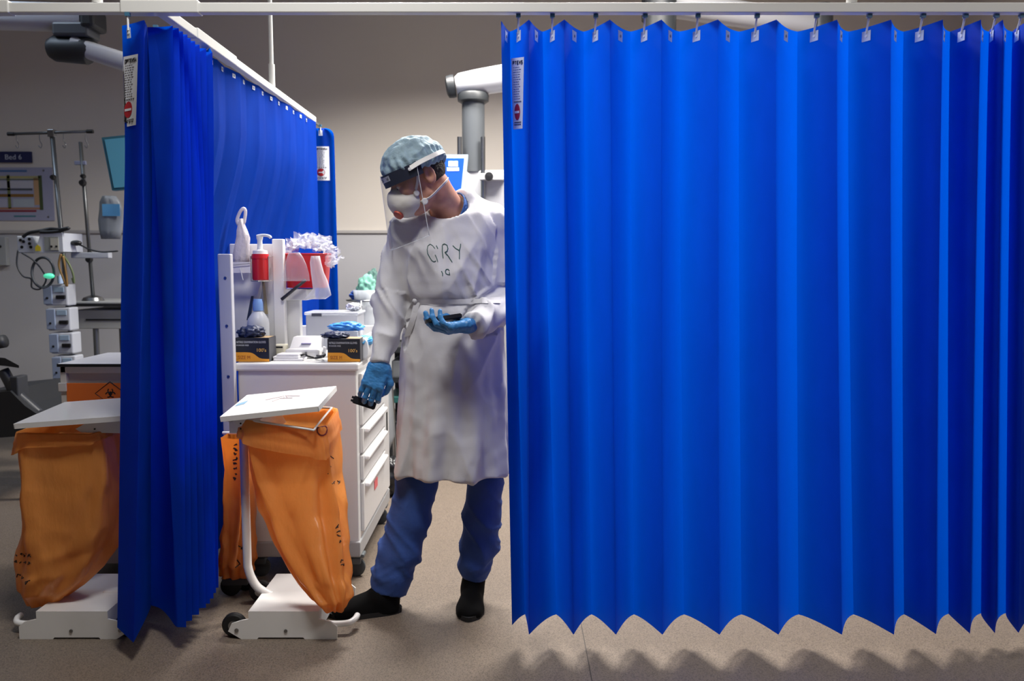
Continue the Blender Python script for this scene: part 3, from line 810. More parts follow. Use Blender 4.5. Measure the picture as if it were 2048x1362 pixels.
zo0, zo1 = Z(812, YB4), Z(766, YB4)
op = MB().box((XZ(134, YB4, zo1), YB4 - 0.008, zo0), (XZ(290, YB4, zo1), YB4 + 0.004, zo1), 0.002).build('biohazard_panel', mat('panel_orange', '#ee7a33', 0.45), b4)
tag(op, 'orange panel with black biohazard diamond')
cxm, czm = XZ(222, YB4, zo1), Z(786, YB4)
o_ = YB4 - 0.0085; s4 = (zo1 - zo0) * 0.5
dia = [(cxm, o_, czm + s4), (cxm + s4 * 1.3, o_, czm), (cxm, o_, czm - s4), (cxm - s4 * 1.3, o_, czm), (cxm, o_, czm + s4)]
MB().tube(dia, 0.0018, 6).build('diamond_outline', m_ink, op)
bio = MB()
for st in biohazard(0, 0, 1.0):
    bio.tube([(cxm + q[0] * s4 * 0.5, o_, czm - q[1] * s4 * 0.5) for q in st], 0.0022, 6)
bio.build('biohazard_symbol', m_ink, op)
for z in (zo1 - 0.004, ):
    MB().box((xa - 0.004, YB4 - 0.012, z - 0.03), (xa + 0.03, YB4, z + 0.006), 0.003).build('latch', m_bin4, b4)

# ------------------------------------------------------------------ supply cart
YK = 3.28; YK2 = 4.08
m_cart = mat('cart_white', '#dcdcdb', 0.4, coat=0.15)
m_cartg = mat('cart_grey', '#a9abad', 0.4)
cart = empty('supply_cart', (-0.87, (YK + YK2) / 2, 0), 'white medical supply cart with side drawers behind the front sack holder', 'cart')
cx0, cx1 = -1.10, -0.625
ctop = 0.900
MB().box((cx0, YK, 0.16), (cx1, YK2, ctop - 0.03), 0.006).build('body', m_cart, cart)
MB().box((cx0 - 0.006, YK - 0.008, 0.10), (cx1 + 0.006, YK2 + 0.008, 0.165), 0.006).build('base_frame', m_cartg, cart)
MB().box((cx0 - 0.01, YK - 0.015, ctop - 0.032), (cx1 + 0.012, YK2 + 0.01, ctop), 0.008).build('worktop', m_cart, cart)
MB().box((cx1 - 0.012, YK + 0.22, ctop), (cx1 + 0.010, YK2, ctop + 0.09), 0.004).build('side_rim', m_cart, cart)
MB().box((cx0, YK2 - 0.016, ctop), (cx1, YK2 + 0.004, ctop + 0.09), 0.004).build('back_rim', m_cart, cart)
for (x, y) in ((cx1 - 0.03, YK + 0.05), (cx0 + 0.05, YK + 0.05), (cx1 - 0.04, YK2 - 0.06), (cx0 + 0.05, YK2 - 0.06)):
    c = MB().box((x - 0.02, y - 0.022, 0.055), (x + 0.03, y + 0.022, 0.085), 0.008).cyl((x, y, 0.08), (x, y, 0.115), 0.016, n=12).box((x - 0.032, y - 0.026, 0.085), (x + 0.045, y + 0.026, 0.102), 0.006).build('castor', mat('castor_grey', '#5f6669', 0.5), cart, angle=40)
    MB().lathe((x + 0.005, y - 0.011, 0.04), [(0, 0), (0.034, 0), (0.04, 0.004), (0.04, 0.018), (0.034, 0.022), (0, 0.022)], 20, (0, 1, 0)).build('castor_wheel', mat('wheel_grey', '#3f4548', 0.6), c, angle=40)
zz = [0.185, 0.40, 0.515, 0.63, 0.745, 0.855]
for i in range(5):
    dr = MB().box((cx1 - 0.002, YK + 0.05, zz[i] + 0.005), (cx1 + 0.014, YK2 - 0.16, zz[i + 1] - 0.005), 0.004).build('drawer', m_cart, cart)
    MB().box((cx1 + 0.012, YK + 0.08, zz[i + 1] - 0.03), (cx1 + 0.034, YK2 - 0.20, zz[i + 1] - 0.012), 0.006).build('drawer_handle', mat('handle_white', '#f0f0f0', 0.25), dr)
MB().box((cx1 - 0.002, YK2 - 0.15, 0.18), (cx1 + 0.01, YK2 - 0.01, 0.86), 0.004).build('lock_strip', m_cart, cart)
MB().box((cx1 + 0.009, YK2 - 0.10, 0.47), (cx1 + 0.013, YK2 - 0.075, 0.57)).build('lock_slot', m_hole, cart)
MB().box((cx1 + 0.014, YK + 0.30, 0.295), (cx1 + 0.017, YK + 0.38, 0.335), 0.001).build('drawer_tag', mat('tag_pink', '#ee6f74', 0.5), cart)
# tall upright panel on the left front with screws
zp = Z(508, YK - 0.04); xq0, xq1 = XZ(440, YK - 0.05, 1.0), XZ(466, YK - 0.05, 1.0)
up = MB().box((xq0, YK - 0.05, 0.12), (xq1, YK - 0.018, zp), 0.004).build('side_upright', mat('upright_grey', '#b9bbc6', 0.4), cart)
for py in (556, 652, 753):
    z = Z(py, YK - 0.05); x = (xq0 + xq1) / 2 + 0.003
    MB().cyl((x, YK - 0.053, z), (x, YK - 0.05, z), 0.0055, n=10).build('screw', m_steel, up, angle=40)
xr0, xr1 = XZ(466, YK + 0.27, 1.2), XZ(552, YK + 0.27, 1.2)
m_acc = mat('accessory_white', '#e7e6e6', 0.4)
MB().box((xr0 - 0.01, YK + 0.27, ctop), (xr1, YK + 0.285, Z(488, YK + 0.27)), 0.003).build('accessory_panel', m_acc, cart)
MB().box((XZ(546, YK + 0.25, 1.2), YK + 0.25, ctop), (XZ(568, YK + 0.25, 1.2), YK + 0.29, Z(478, YK + 0.25)), 0.004).build('accessory_post', m_acc, cart)
MB().box((XZ(566, YK + 0.3, 1.1), YK + 0.30, ctop), (XZ(600, YK + 0.3, 1.1), YK + 0.34, Z(600, YK + 0.3)), 0.004).build('bracket_post', m_cart, cart)
MB().box((XZ(560, YK + 0.3, 1.1), YK + 0.27, Z(600, YK + 0.3)), (XZ(618, YK + 0.3, 1.1), YK + 0.42, Z(578, YK + 0.3)), 0.004).build('bracket_tray', m_cart, cart)
MB().tube([P(563, 599, YK + 0.24), P(611, 560, YK + 0.24)], 0.007, 8).build('bracket_strut', mat('strut_dark', '#31333a', 0.4), cart, smooth=True)
# ------------------------------------------------------------------ the person
m_skin = mat('skin', '#d69c84', 0.5, sss=0.12, noise_amt=0.06, noise_scale=40)
m_gown = mat('gown_white', '#dcdcdf', 0.7, bump=0.10, bump_scale=35, translucent=0.10, tcol='#e6e6f0')
m_scrub = mat('scrub_blue', '#2f4f94', 0.8, noise_amt=0.10, noise_scale=14, bump=0.15, bump_scale=60)
m_scrubc = mat('scrub_collar', '#3b68ad', 0.8)
m_shoe = mat('shoe_black', '#070708', 0.85, spec=0.15)
m_glove = mat('nitrile_blue', '#3f86c4', 0.42, noise_amt=0.12, noise_scale=60, bump=0.25, bump_scale=90)
m_cap = mat('cap_blue_grey', '#a6c2d0', 0.65, noise_amt=0.22, noise_scale=38, bump=0.5, bump_scale=60, translucent=0.25, tcol='#9fc0cf')
m_mask = mat('mask_white', '#e9e6df', 0.7, bump=0.05, bump_scale=200)
m_hair = mat('hair_dark', '#2b2320', 0.6, noise_amt=0.3, noise_scale=120, bump=0.5, bump_scale=200)
YP = 3.0
per = empty('person', (F(850, 1215).x, 3.0, 0), 'person in white gown, blue cap, face shield and blue gloves reaching down beside the cart', 'person')

T = lambda px, py, Y=YP: np.array(P(px, py, Y))
# ---- gown
def interp(zs, vals, z):
    zs = np.array(zs)[::-1]; vals = np.array(vals)[::-1]
    return np.interp(z, zs, vals)
sec = [  # photo row, left px, right px, centre depth, half depth
    (398, 885, 925, 3.05, 0.055), (412, 862, 950, 3.04, 0.075), (430, 832, 985, 3.035, 0.095), (455, 803, 1008, 3.03, 0.108), (500, 797, 1012, 3.015, 0.122), (560, 808, 1008, 3.01, 0.126),
    (603, 815, 1004, 3.02, 0.124), (640, 810, 1006, 3.02, 0.130), (700, 806, 1010, 3.02, 0.140), (800, 800, 1014, 3.02, 0.150), (900, 795, 1018, 3.01, 0.158), (968, 790, 1020, 3.01, 0.165), (1010, 788, 1022, 3.01, 0.165)]
gz = [Z(r[0], YP) for r in sec]
gx0 = [XZ(r[1], YP, z) for r, z in zip(sec, gz)]; gx1 = [XZ(r[2], YP, z) for r, z in zip(sec, gz)]
gcx = [(a + b_) / 2 for a, b_ in zip(gx0, gx1)]; ghx = [(b_ - a) / 2 for a, b_ in zip(gx0, gx1)]
gcy = [r[3] for r in sec]; ghy = [r[4] for r in sec]
HEM = Z(962, YP - 0.12)
SHR, ELR, WRR = T(812, 468, 3.02), T(784, 612, 3.0), T(762, 722, 2.90)      # image-left arm
SHL, ELL, WRL = T(988, 452, 3.05), T(1016, 606, 3.0), T(950, 648, 2.80)     # image-right arm
NECKB = T(905, 425, 3.04)
def torso(x, y, z):
    cx, hx, cy, hy = (interp(gz, v, z) for v in (gcx, ghx, gcy, ghy))
    # drape: soft vertical folds that deepen towards the hem, wrap-over edge down the front
    th = np.arctan2((y - cy) / hy, (x - cx) / hx)
    low = np.clip((1.10 - z) / 0.6, 0, 1)
    fold = 0.010 * low * np.sin(th * 9 + 1.2 * np.sin(z * 5)) + 0.006 * low * np.sin(th * 17 + z * 3)
    k = np.sqrt(((x - cx) / (hx + fold)) ** 2 + ((y - cy) / (hy + fold)) ** 2)
    return (k - 1) * np.minimum(hx, hy)
def gown_sdf(x, y, z):
    d = torso(x, y, z)
    d = np.maximum(d, z - gz[0])
    # shoulders
    d = smin(d, cone(x, y, z, SHR, SHL, 0.062, 0.062) , 0.06)
    ar = smin(cone(x, y, z, SHR, ELR, 0.066, 0.064), cone(x, y, z, ELR, WRR, 0.062, 0.036), 0.03)
    al = smin(cone(x, y, z, SHL, ELL, 0.066, 0.064), cone(x, y, z, ELL, WRL, 0.062, 0.043), 0.03)
    d = smin(d, cone(x, y, z, T(930, 405, 3.06), SHL, 0.05, 0.055), 0.04)
    d = smin(d, ar, 0.018)
    d = smin(d, al, 0.018)
    # cut the sleeves open at the wrists, the hem at the bottom, and the neck opening
    for wv, ev, off in ((WRR, ELR, 0.012), (WRL, ELL, 0.012)):
        dr = (wv - ev) / np.linalg.norm(wv - ev)
        s = (x - wv[0]) * dr[0] + (y - wv[1]) * dr[1] + (z - wv[2]) * dr[2]
        near = np.sqrt((x - wv[0]) ** 2 + (y - wv[1]) ** 2 + (z - wv[2]) ** 2)
        d = np.where(near < 0.10, np.maximum(d, s - off), d)
    d = np.maximum(d, HEM - z)
    inner = torso(x, y, z) + 0.026
    d = np.maximum(d, -np.maximum(inner, z - (HEM + 0.06)))
    nk = T(897, 392, 3.01); ax = T(880, 330, 2.97) - nk
    d = np.maximum(d, -cone(x, y, z, T(893, 408, 2.985), nk + ax * 1.6, 0.078, 0.095))
    return d
def axis_t(p, a, b_):
    ab = b_ - a; return float(np.dot(p - a, ab) / np.dot(ab, ab)), float(np.linalg.norm(p - a - ab * min(max(np.dot(p - a, ab) / np.dot(ab, ab), 0), 1)))
def ridge(v): return 1 - abs(v) * 2
def crease(v):
    r_ = 1 - abs(v) * 2.2
    return r_ * r_ if r_ > 0 else 0.0
def gown_disp(co, n):
    p = np.array(co)
    d = 0.0
    tr, dr = axis_t(p, SHR, ELR); tf, df = axis_t(p, ELR, WRR)
    tl, dl = axis_t(p, ELL, WRL); tu, du = axis_t(p, SHL, ELL)
    amt = 0.0
    if df < 0.085 and -0.15 < tf < 1.1:
        q = 0.012 * (1 - 0.5 * tf); d += q * 1.3 * (crease(noise.noise((co.x * 15 + co.z * 9, co.y * 10, co.z * 6 - co.x * 4))) - 0.3) + 0.006 * noise.noise((co.x * 9, co.y * 9, co.z * 13)); amt = 1
    elif dl < 0.085 and -0.2 < tl < 1.1:
        d += 0.016 * (crease(noise.noise((co.x * 14 - co.z * 10, co.y * 9, co.z * 8 + 9.0))) - 0.3) + 0.007 * noise.noise((co.x * 12, co.y * 9, co.z * 9)); amt = 1
    elif dr < 0.085 and tr > -0.1:
        d += 0.014 * (crease(noise.noise((co.x * 12 + co.z * 5, co.y * 8, co.z * 5 - co.x * 5))) - 0.3); amt = 1
    elif du < 0.085 and tu > -0.1:
        d += 0.009 * ridge(noise.noise((co.x * 12, co.y * 6, co.z * 8))) - 0.003; amt = 1
    if amt == 0:
        chest = 1.0 if co.z > 1.05 else max(0.3, 1 - (1.05 - co.z) * 3)
        d += 0.008 * chest * ridge(noise.noise((co.x * 8 + co.z * 5, co.y * 5, co.z * 4 - co.x * 6)))
        d += 0.006 * noise.noise((co.x * 5, co.y * 5, co.z * 2.2 + 7))
        arm = math.exp(-((co.x - SHR[0] - 0.05) / 0.06) ** 2 - ((co.z - 1.26) / 0.13) ** 2) + math.exp(-((co.x - SHL[0] + 0.05) / 0.07) ** 2 - ((co.z - 1.25) / 0.15) ** 2)
        d += 0.016 * arm * (crease(noise.noise((co.x * 16 + co.z * 7, 2.0, co.z * 3))) - 0.3)
        d += 0.010 * (crease(noise.noise((co.x * 9 - co.z * 2.4, co.y * 3, co.z * 1.6 + 4))) - 0.3)
        sk_ = min(1, max(0, (1.02 - co.z) / 0.2))
        d += 0.009 * sk_ * (crease(noise.noise((co.x * 6 + co.z * 1.5, co.y * 6, co.z * 2.2 + 11))) - 0.3)
        # wrap-over edge running down from the neck
        fx = XZ(884 + (Z(470, YP) - co.z) * 55, YP, co.z)
        if n.y < 0 and Z(600, YP) < co.z < Z(470, YP): d += 0.009 * min(1, (Z(470, YP) - co.z) / 0.06) * (1 / (1 + math.exp((co.x - fx) * 260)) - 0.5)
        # belt pulls the cloth in
        zb = Z(604, YP); d -= 0.010 * math.exp(-((co.z - zb) / 0.022) ** 2)
        d += 0.005 * math.exp(-((co.z - zb - 0.04) / 0.03) ** 2) * noise.noise((co.x * 22, co.y * 22, 1))
        d += 0.006 * math.exp(-((co.z - zb + 0.05) / 0.05) ** 2) * noise.noise((co.x * 20, co.y * 20, 5))
    d += 0.0025 * noise.noise((co.x * 30, co.y * 30, co.z * 22))
    return d
gme = sdf_mesh('gown', gown_sdf, (-0.60, 2.70, HEM - 0.02), (0.14, 3.26, gz[0] + 0.10), 0.0062, gown_disp, 2)
gown = link_mesh('gown', gme, m_gown, per)
# belt with tied tails
zb = Z(604, YP - 0.1)
def belt_pt(px, dz=0.0):
    h = lay(bvh_g, (px, 604 - dz), 0.003); return h
bvh_g = bvh(gown)
up_, lo_ = [], []
for px in range(826, 1004, 6):
    a, b_ = lay(bvh_g, (px, 598 - 0.01 * (px - 826)), 0.004), lay(bvh_g, (px, 609 - 0.01 * (px - 826)), 0.004)
    if a is not None and b_ is not None and a.y > 2.84 and b_.y > 2.84: up_.append(a); lo_.append(b_)
mbt = MB(); mbt.loft([up_, lo_], False, False)
belt = mbt.build('belt', m_gown, gown, smooth=True)
for pts in ([(834, 600), (826, 618), (817, 638)], [(836, 602), (829, 640), (818, 672)]):
    q = [lay(bvh_g, p, 0.008) for p in pts]
    q = [v for v in q if v is not None]
    if len(q) > 1:
        sd = Vector((0.012, -0.004, 0.004)); q = spline(q, 5)
        MB().loft([[v - sd for v in q], [v + sd for v in q]], False, False).build('belt_tail', m_gown, gown, smooth=True)
kn = lay(bvh_g, (832, 601), 0.004)
MB().lathe((kn.x, kn.y, kn.z - 0.011), [(0, 0), (0.008, 0.003), (0.012, 0.011), (0.008, 0.019), (0, 0.022)], 10).build('belt_knot', m_gown, gown, smooth=True)
# handwriting in green marker
def zz_(pts): return [(830 + x / 13.62, 470 + y / 13.62) for x, y in pts]
m_marker = mat('marker_green', '#37615c', 0.6)
hand_strokes = [zz_([(540, 370), (480, 290), (420, 250), (350, 300), (330, 400), (345, 510), (400, 610), (460, 700), (520, 730), (570, 705)]),
                zz_([(550, 540), (590, 630), (620, 730)]), zz_([(580, 290), (620, 370)]),
                zz_([(745, 290), (745, 450), (765, 630)]), zz_([(745, 270), (800, 240), (870, 280), (895, 370), (870, 450), (815, 470), (900, 570), (1010, 740)]),
                zz_([(1030, 290), (1110, 370), (1195, 415)]), zz_([(1245, 240), (1235, 330), (1210, 420), (1212, 540), (1208, 655)]),
                zz_([(720, 985), (750, 1050), (750, 1115)]), zz_([(935, 980), (900, 930), (850, 935), (825, 990), (840, 1050), (880, 1075), (945, 1080), (935, 1020)])]
stroke_marks('handwriting', hand_strokes, gown, m_marker, gown, r=0.0016, step=4, lift=0.0006)

# ---- head and neck: one continuous surface
HC = Vector(P(838, 356, 2.93)); HS = 0.985
yaw, pit, roll = R(72), R(23), R(-2)
Fv = Vector((-math.sin(yaw) * math.cos(pit), -math.cos(yaw) * math.cos(pit), -math.sin(pit)))
Sv = Fv.cross(Vector((0, 0, 1))).normalized()            # his right
Uv = Sv.cross(Fv).normalized()
HM = Matrix((Sv, Fv, Uv)).transposed()
def H(v): return HC + HM @ (Vector(v) * HS)
HMi = np.array(HM.transposed()) / HS
def tol(x, y, z):
    x, y, z = x - HC.x, y - HC.y, z - HC.z
    return [HMi[i, 0] * x + HMi[i, 1] * y + HMi[i, 2] * z for i in range(3)]
NB = np.array(P(903, 430, 3.04))
nk_l = tol(NB[0], NB[1], NB[2])
def head_sdf(x, y, z):
    a, b_, c = tol(x, y, z)
    aa = np.abs(a)
    d = ell(a, b_, c, (0, -0.008, 0.032), (0.076, 0.093, 0.090))
    d = smin(d, ell(a, b_, c, (0, 0.030, -0.032), (0.062, 0.066, 0.082)), 0.03)
    d = smin(d, ell(a, b_, c, (0, 0.050, -0.088), (0.036, 0.036, 0.028)), 0.025)
    d = smin(d, cone(aa, b_, c, (0.052, 0.0, -0.062), (0.026, 0.06, -0.094), 0.018, 0.016), 0.025)
    d = smin(d, cone(aa, b_, c, (0.0, 0.090, 0.022), (0.038, 0.078, 0.024), 0.012, 0.011), 0.012)
    d = smin(d, ell(aa, b_, c, (0.044, 0.066, -0.024), (0.022, 0.022, 0.02)), 0.02)
    d = smax(d, -ell(aa, b_, c, (0.032, 0.108, 0.002), (0.017, 0.018, 0.012)), 0.012)
    d = smin(d, ell(aa, b_, c, (0.032, 0.080, 0.001), (0.0145, 0.0145, 0.0125)), 0.004)
    d = smin(d, cone(a, b_, c, (0, 0.092, 0.012), (0, 0.116, -0.028), 0.008, 0.0125), 0.010)
    d = smin(d, ell(aa, b_, c, (0.011, 0.106, -0.031), (0.009, 0.011, 0.008)), 0.006)
    d = smin(d, ell(a, b_, c, (0, 0.092, -0.056), (0.024, 0.012, 0.008)), 0.008)
    # ears
    e = ell(aa, b_, c, (0.079, -0.022, -0.004), (0.010, 0.021, 0.034))
    e = smax(e, -ell(aa, b_, c, (0.090, -0.018, 0.0), (0.010, 0.011, 0.020)), 0.006)
    d = smin(d, e, 0.007)
    d = smin(d, cone(a, b_, c, (0, -0.040, -0.045), (0, -0.040, -0.08), 0.052, 0.050) , 0.016)
    n = cone(x, y, z, H((0, -0.042, -0.05)), NB, 0.053, 0.060)
    d = smin(d, n, 0.014)
    d = smin(d, cone(x, y, z, (NB[0] - 0.08, NB[1] + 0.02, NB[2] - 0.045), (NB[0] + 0.09, NB[1] + 0.02, NB[2] - 0.035), 0.045, 0.045), 0.05)
    d = smin(d, ell(x, y, z, (NB[0], NB[1], NB[2] - 0.12), (0.13, 0.075, 0.12)), 0.04)
    return d
hme = sdf_mesh('body', head_sdf, (HC.x - 0.20, 2.78, NB[2] - 0.26), (NB[0] + 0.18, 3.18, HC.z + 0.17), 0.0042, None, 1)
body = link_mesh('body', hme, m_skin, per); tag(body, 'head, neck and upper body of the person')
def head_part(name, f, m, parent=None, lo=(-0.14, -0.18, -0.2), hi=(0.14, 0.18, 0.2), h=0.004, disp=None, sm=1):
    me = sdf_mesh(name, f, lo, hi, h, disp, sm)
    me.transform(Matrix.Translation(HC) @ HM.to_4x4() @ Matrix.Scale(HS, 4))
    return link_mesh(name, me, m, parent or per)
# eyes (lids lowered): a thin dark lash line and iris showing under the lids
for s in (-1, 1):
    ey = head_part('eye', lambda x, y, z: ell(x, y, z, (s * 0.032, 0.0835, -0.004), (0.0118, 0.0122, 0.009)), mat('eye_white', '#d9d4cc', 0.2), body, (s * 0.032 - 0.02, 0.06, -0.02), (s * 0.032 + 0.02, 0.11, 0.02), 0.0018)
    head_part('iris', lambda x, y, z: ell(x, y, z, (s * 0.032, 0.0945, -0.008), (0.005, 0.002, 0.0045)), mat('iris_brown', '#3a2a20', 0.2), ey, (s * 0.032 - 0.01, 0.085, -0.018), (s * 0.032 + 0.01, 0.105, 0.004), 0.0009)
    head_part('eyebrow', lambda x, y, z: cone(x, y, z, (s * 0.016, 0.100, 0.020), (s * 0.046, 0.082, 0.026), 0.0042, 0.003), m_hair, body, (-0.07, 0.06, 0.0), (0.07, 0.12, 0.05), 0.0016)
# hair at the nape and temples
def hair_sdf(x, y, z):
    d = ell(x, y, z, (0, -0.010, 0.025), (0.082, 0.096, 0.090))
    d = np.maximum(d, y + 0.030 + 0.2 * np.maximum(z, -0.02))
    d = np.maximum(d, -0.062 - z)
    side = ell(x, y, z, (0, 0.004, 0.03), (0.0815, 0.075, 0.05))
    side = np.maximum(side, np.abs(y - 0.012) - 0.018); side = np.maximum(side, 0.002 - z)
    return np.minimum(d, side)
head_part('hair', hair_sdf, m_hair, None, (-0.1, -0.14, -0.09), (0.1, 0.09, 0.13), 0.0038, lambda c, n: 0.0022 * noise.noise(c * 90), 1)
# cap
def cap_sdf(x, y, z):
    d = ell(x, y, z, (0, -0.008, 0.050), (0.094, 0.104, 0.094))
    d = smin(d, ell(x, y, z, (0, 0.045, 0.058), (0.072, 0.062, 0.060)), 0.03)
    cut = 0.030 + 0.0 * y - z + 0.10 * np.clip(y, -0.2, 0.2)
    d = smax(d, cut, 0.010)
    return d
def cap_disp(c, n):
    a = math.atan2(c.x, c.y + 0.02)
    rad = math.hypot(c.x, c.y + 0.02)
    g = min(1, max(0, (0.12 - c.z) / 0.06))
    return 0.0075 * ridge(noise.noise((c.x * 19, c.y * 13, c.z * 24))) + 0.003 * noise.noise(c * 55) + 0.0030 * math.sin(a * 22 + 3 * noise.noise(c * 12)) * g
cap = head_part('cap', cap_sdf, m_cap, None, (-0.12, -0.17, -0.0), (0.12, 0.15, 0.17), 0.0038, cap_disp, 1)
# respirator mask
def mask_sdf(x, y, z):
    o = ell(x, y, z, (0, 0.066, -0.062), (0.065, 0.074, 0.056))
    o = smin(o, ell(x, y, z, (0, 0.104, -0.030), (0.020, 0.024, 0.024)), 0.03)
    o = np.maximum(o, 0.022 - y - 0.25 * (z + 0.05))
    i = ell(x, y, z, (0, 0.058, -0.062), (0.057, 0.066, 0.050))
    return np.maximum(o, -i)
mask = head_part('respirator_mask', mask_sdf, m_mask, None, (-0.09, -0.02, -0.14), (0.09, 0.17, 0.03), 0.0034, lambda c, n: 0.0012 * noise.noise(c * 40), 1)
vd = Vector((-0.40, 0.80, -0.42)).normalized(); vc = Vector((-0.020, 0.120, -0.088))
q = MB().lathe(H(vc), [(0, 0), (0.017, 0), (0.019, 0.003), (0.017, 0.011), (0.012, 0.013), (0, 0.013)], 18, HM @ vd).build('valve', mat('valve_orange', '#d0532e', 0.45), mask, angle=40)
def strip(name, pts, wd, th, m, parent, updir=None, sm=True):
    pts = spline([Vector(p) for p in pts], 6); rings = []
    for i, p in enumerate(pts):
        t = (pts[min(i + 1, len(pts) - 1)] - pts[max(i - 1, 0)]).normalized()
        o_ = (p - HC); o_ = (o_ - t * o_.dot(t)).normalized() if updir is None else Vector(updir)
        s = t.cross(o_).normalized()
        rings.append([p + s * wd / 2, p + s * wd / 2 + o_ * th, p - s * wd / 2 + o_ * th, p - s * wd / 2])
    return MB().loft(rings, True).build(name, m, parent, angle=40)
m_strap = mat('strap_white', '#ecebe8', 0.6)
for s in (-1, 1):
    strip('strap', [H((s * 0.060, 0.045, -0.040)), H((s * 0.077, 0.024, -0.005)), H((s * 0.084, 0.008, 0.035)), H((s * 0.088, -0.01, 0.062))], 0.009, 0.002, m_strap, mask)
    strip('strap', [H((s * 0.058, 0.040, -0.078)), H((s * 0.069, 0.004, -0.075)), H((s * 0.074, -0.040, -0.058)), H((s * 0.062, -0.072, -0.046)), H((0, -0.098, -0.040))], 0.009, 0.002, m_strap, mask)
    MB().lathe(H((s * 0.060, 0.044, -0.046)), [(0, 0), (0.010, 0), (0.011, 0.005), (0.008, 0.009), (0, 0.009)], 12, HM @ Vector((s, 0, 0))).build('strap_clip', m_strap, mask, angle=40)
    MB().lathe(H((s * 0.060, 0.028, -0.082)), [(0, 0), (0.011, 0), (0.012, 0.005), (0.009, 0.009), (0, 0.009)], 12, HM @ Vector((s, 0, 0))).build('strap_clip', m_strap, mask, angle=40)
# face shield: foam band, clear visor, elastic
sh = empty('face_shield', (0, 0, 0), None, None); sh.parent = per; sh.location = HC - wloc(per)
for k in ('label', 'category'):
    if k in sh: del sh[k]
def vring(ang, z, rx=0.100, ry=0.128, yc=-0.004): return H((math.sin(ang) * rx, yc + math.cos(ang) * ry, z))
N_ = 28
A0, A1 = R(-88), R(88)
rg = []
angs = [A0 + (A1 - A0) * k / N_ for k in range(N_ + 1)]
rings = [[vring(a, 0.008, 0.088, 0.112), vring(a, 0.052, 0.088, 0.112), vring(a, 0.052, 0.101, 0.129), vring(a, 0.008, 0.101, 0.129)] for a in angs]
foam = MB().loft(rings, True).build('foam_band', mat('foam_navy', '#0c1232', 0.7), sh, angle=40)
vis = []
for j in range(13):
    z = 0.056 - 0.250 * j / 12
    fl_ = 1 + 0.10 * (j / 12)
    vis.append([vring(a, z, 0.1025 * fl_, 0.1305 + 0.012 * j / 12, -0.004 + 0.060 * j / 12) for a in [R(-84) + R(168) * k / N_ for k in range(N_ + 1)]])
MB().loft(vis, False, False).build('visor', clear_film('visor_film', '#6f7c8c', 0.05, 0.03), sh, smooth=True)
for row in (vis[-1],):
    MB().tube(row, 0.0012, 6).build('visor_edge', clear_film('visor_edge_film', '#eef4fb', 0.55, 0.1), sh, smooth=True)
for side in (0, -1):
    MB().tube([r_[side] for r_ in vis], 0.0012, 6).build('visor_edge', MATS['visor_edge_film'], sh, smooth=True)
# badge on the band with its word
bd = []
for k in range(9):
    a = R(-32) + R(28) * k / 8
    bd.append((vring(a, 0.027, 0.1045, 0.1335), vring(a, 0.045, 0.1045, 0.1335)))
badge = MB().loft([[p for p, _ in bd], [q for _, q in bd]], False, False).build('badge', mat('badge_white', '#dfe3ec', 0.4), foam, smooth=True)
am = R(-18); tx = (vring(am + 0.02, 0.03) - vring(am - 0.02, 0.03)).normalized()
text('badge_word', 'Shield', m_ink, badge, vring(am + R(11), 0.031, 0.1062, 0.1352), -tx, Uv, 0.015 * HS, 'LEFT', 0.0003, width=0.040)
# elastic strap round the back, over the cap
strip('elastic', [vring(R(-72), 0.040, 0.103, 0.131), H((-0.104, 0.0, 0.046)), H((-0.104, -0.05, 0.050)), H((-0.080, -0.088, 0.052)), H((0, -0.117, 0.052)), H((0.080, -0.088, 0.052)), H((0.104, -0.05, 0.050)), H((0.104, 0.0, 0.046)), vring(R(72), 0.040, 0.103, 0.131)], 0.016, 0.003, m_strap, sh)
for s in (-1, 1):
    pr = vring(s * R(70), 0.038, 0.1035, 0.1315)
    MB().lathe(pr, [(0, 0), (0.006, 0), (0.006, 0.004), (0, 0.005)], 10, HM @ Vector((s, 0, 0))).build('rivet', m_stem, sh, angle=40)
# blue scrub collar under the gown neck
def collar_sdf(x, y, z):
    d = cone(x, y, z, H((0.0, -0.035, -0.07)) + Vector((0.01, 0.01, 0)), NB, 0.066, 0.079)
    ax = Vector(NB) - H((0, -0.035, -0.07)); ax.normalize()
    s = (x - NB[0]) * ax.x + (y - NB[1]) * ax.y + (z - NB[2]) * ax.z
    # collar edge dips at the front-left, stands higher at the back
    e = -s - 0.028 - 0.55 * (x - NB[0]) - 0.10 * (y - NB[1])
    return np.maximum(np.maximum(d, e), -cone(x, y, z, H((0.0, -0.035, -0.07)) + Vector((0.01, 0.01, 0)), NB, 0.061, 0.074))
cme = sdf_mesh('scrub_collar', collar_sdf, (NB[0] - 0.14, NB[1] - 0.14, NB[2] - 0.1), (NB[0] + 0.14, NB[1] + 0.14, NB[2] + 0.14), 0.004, None, 1)
link_mesh('scrub_collar', cme, m_scrubc, per)

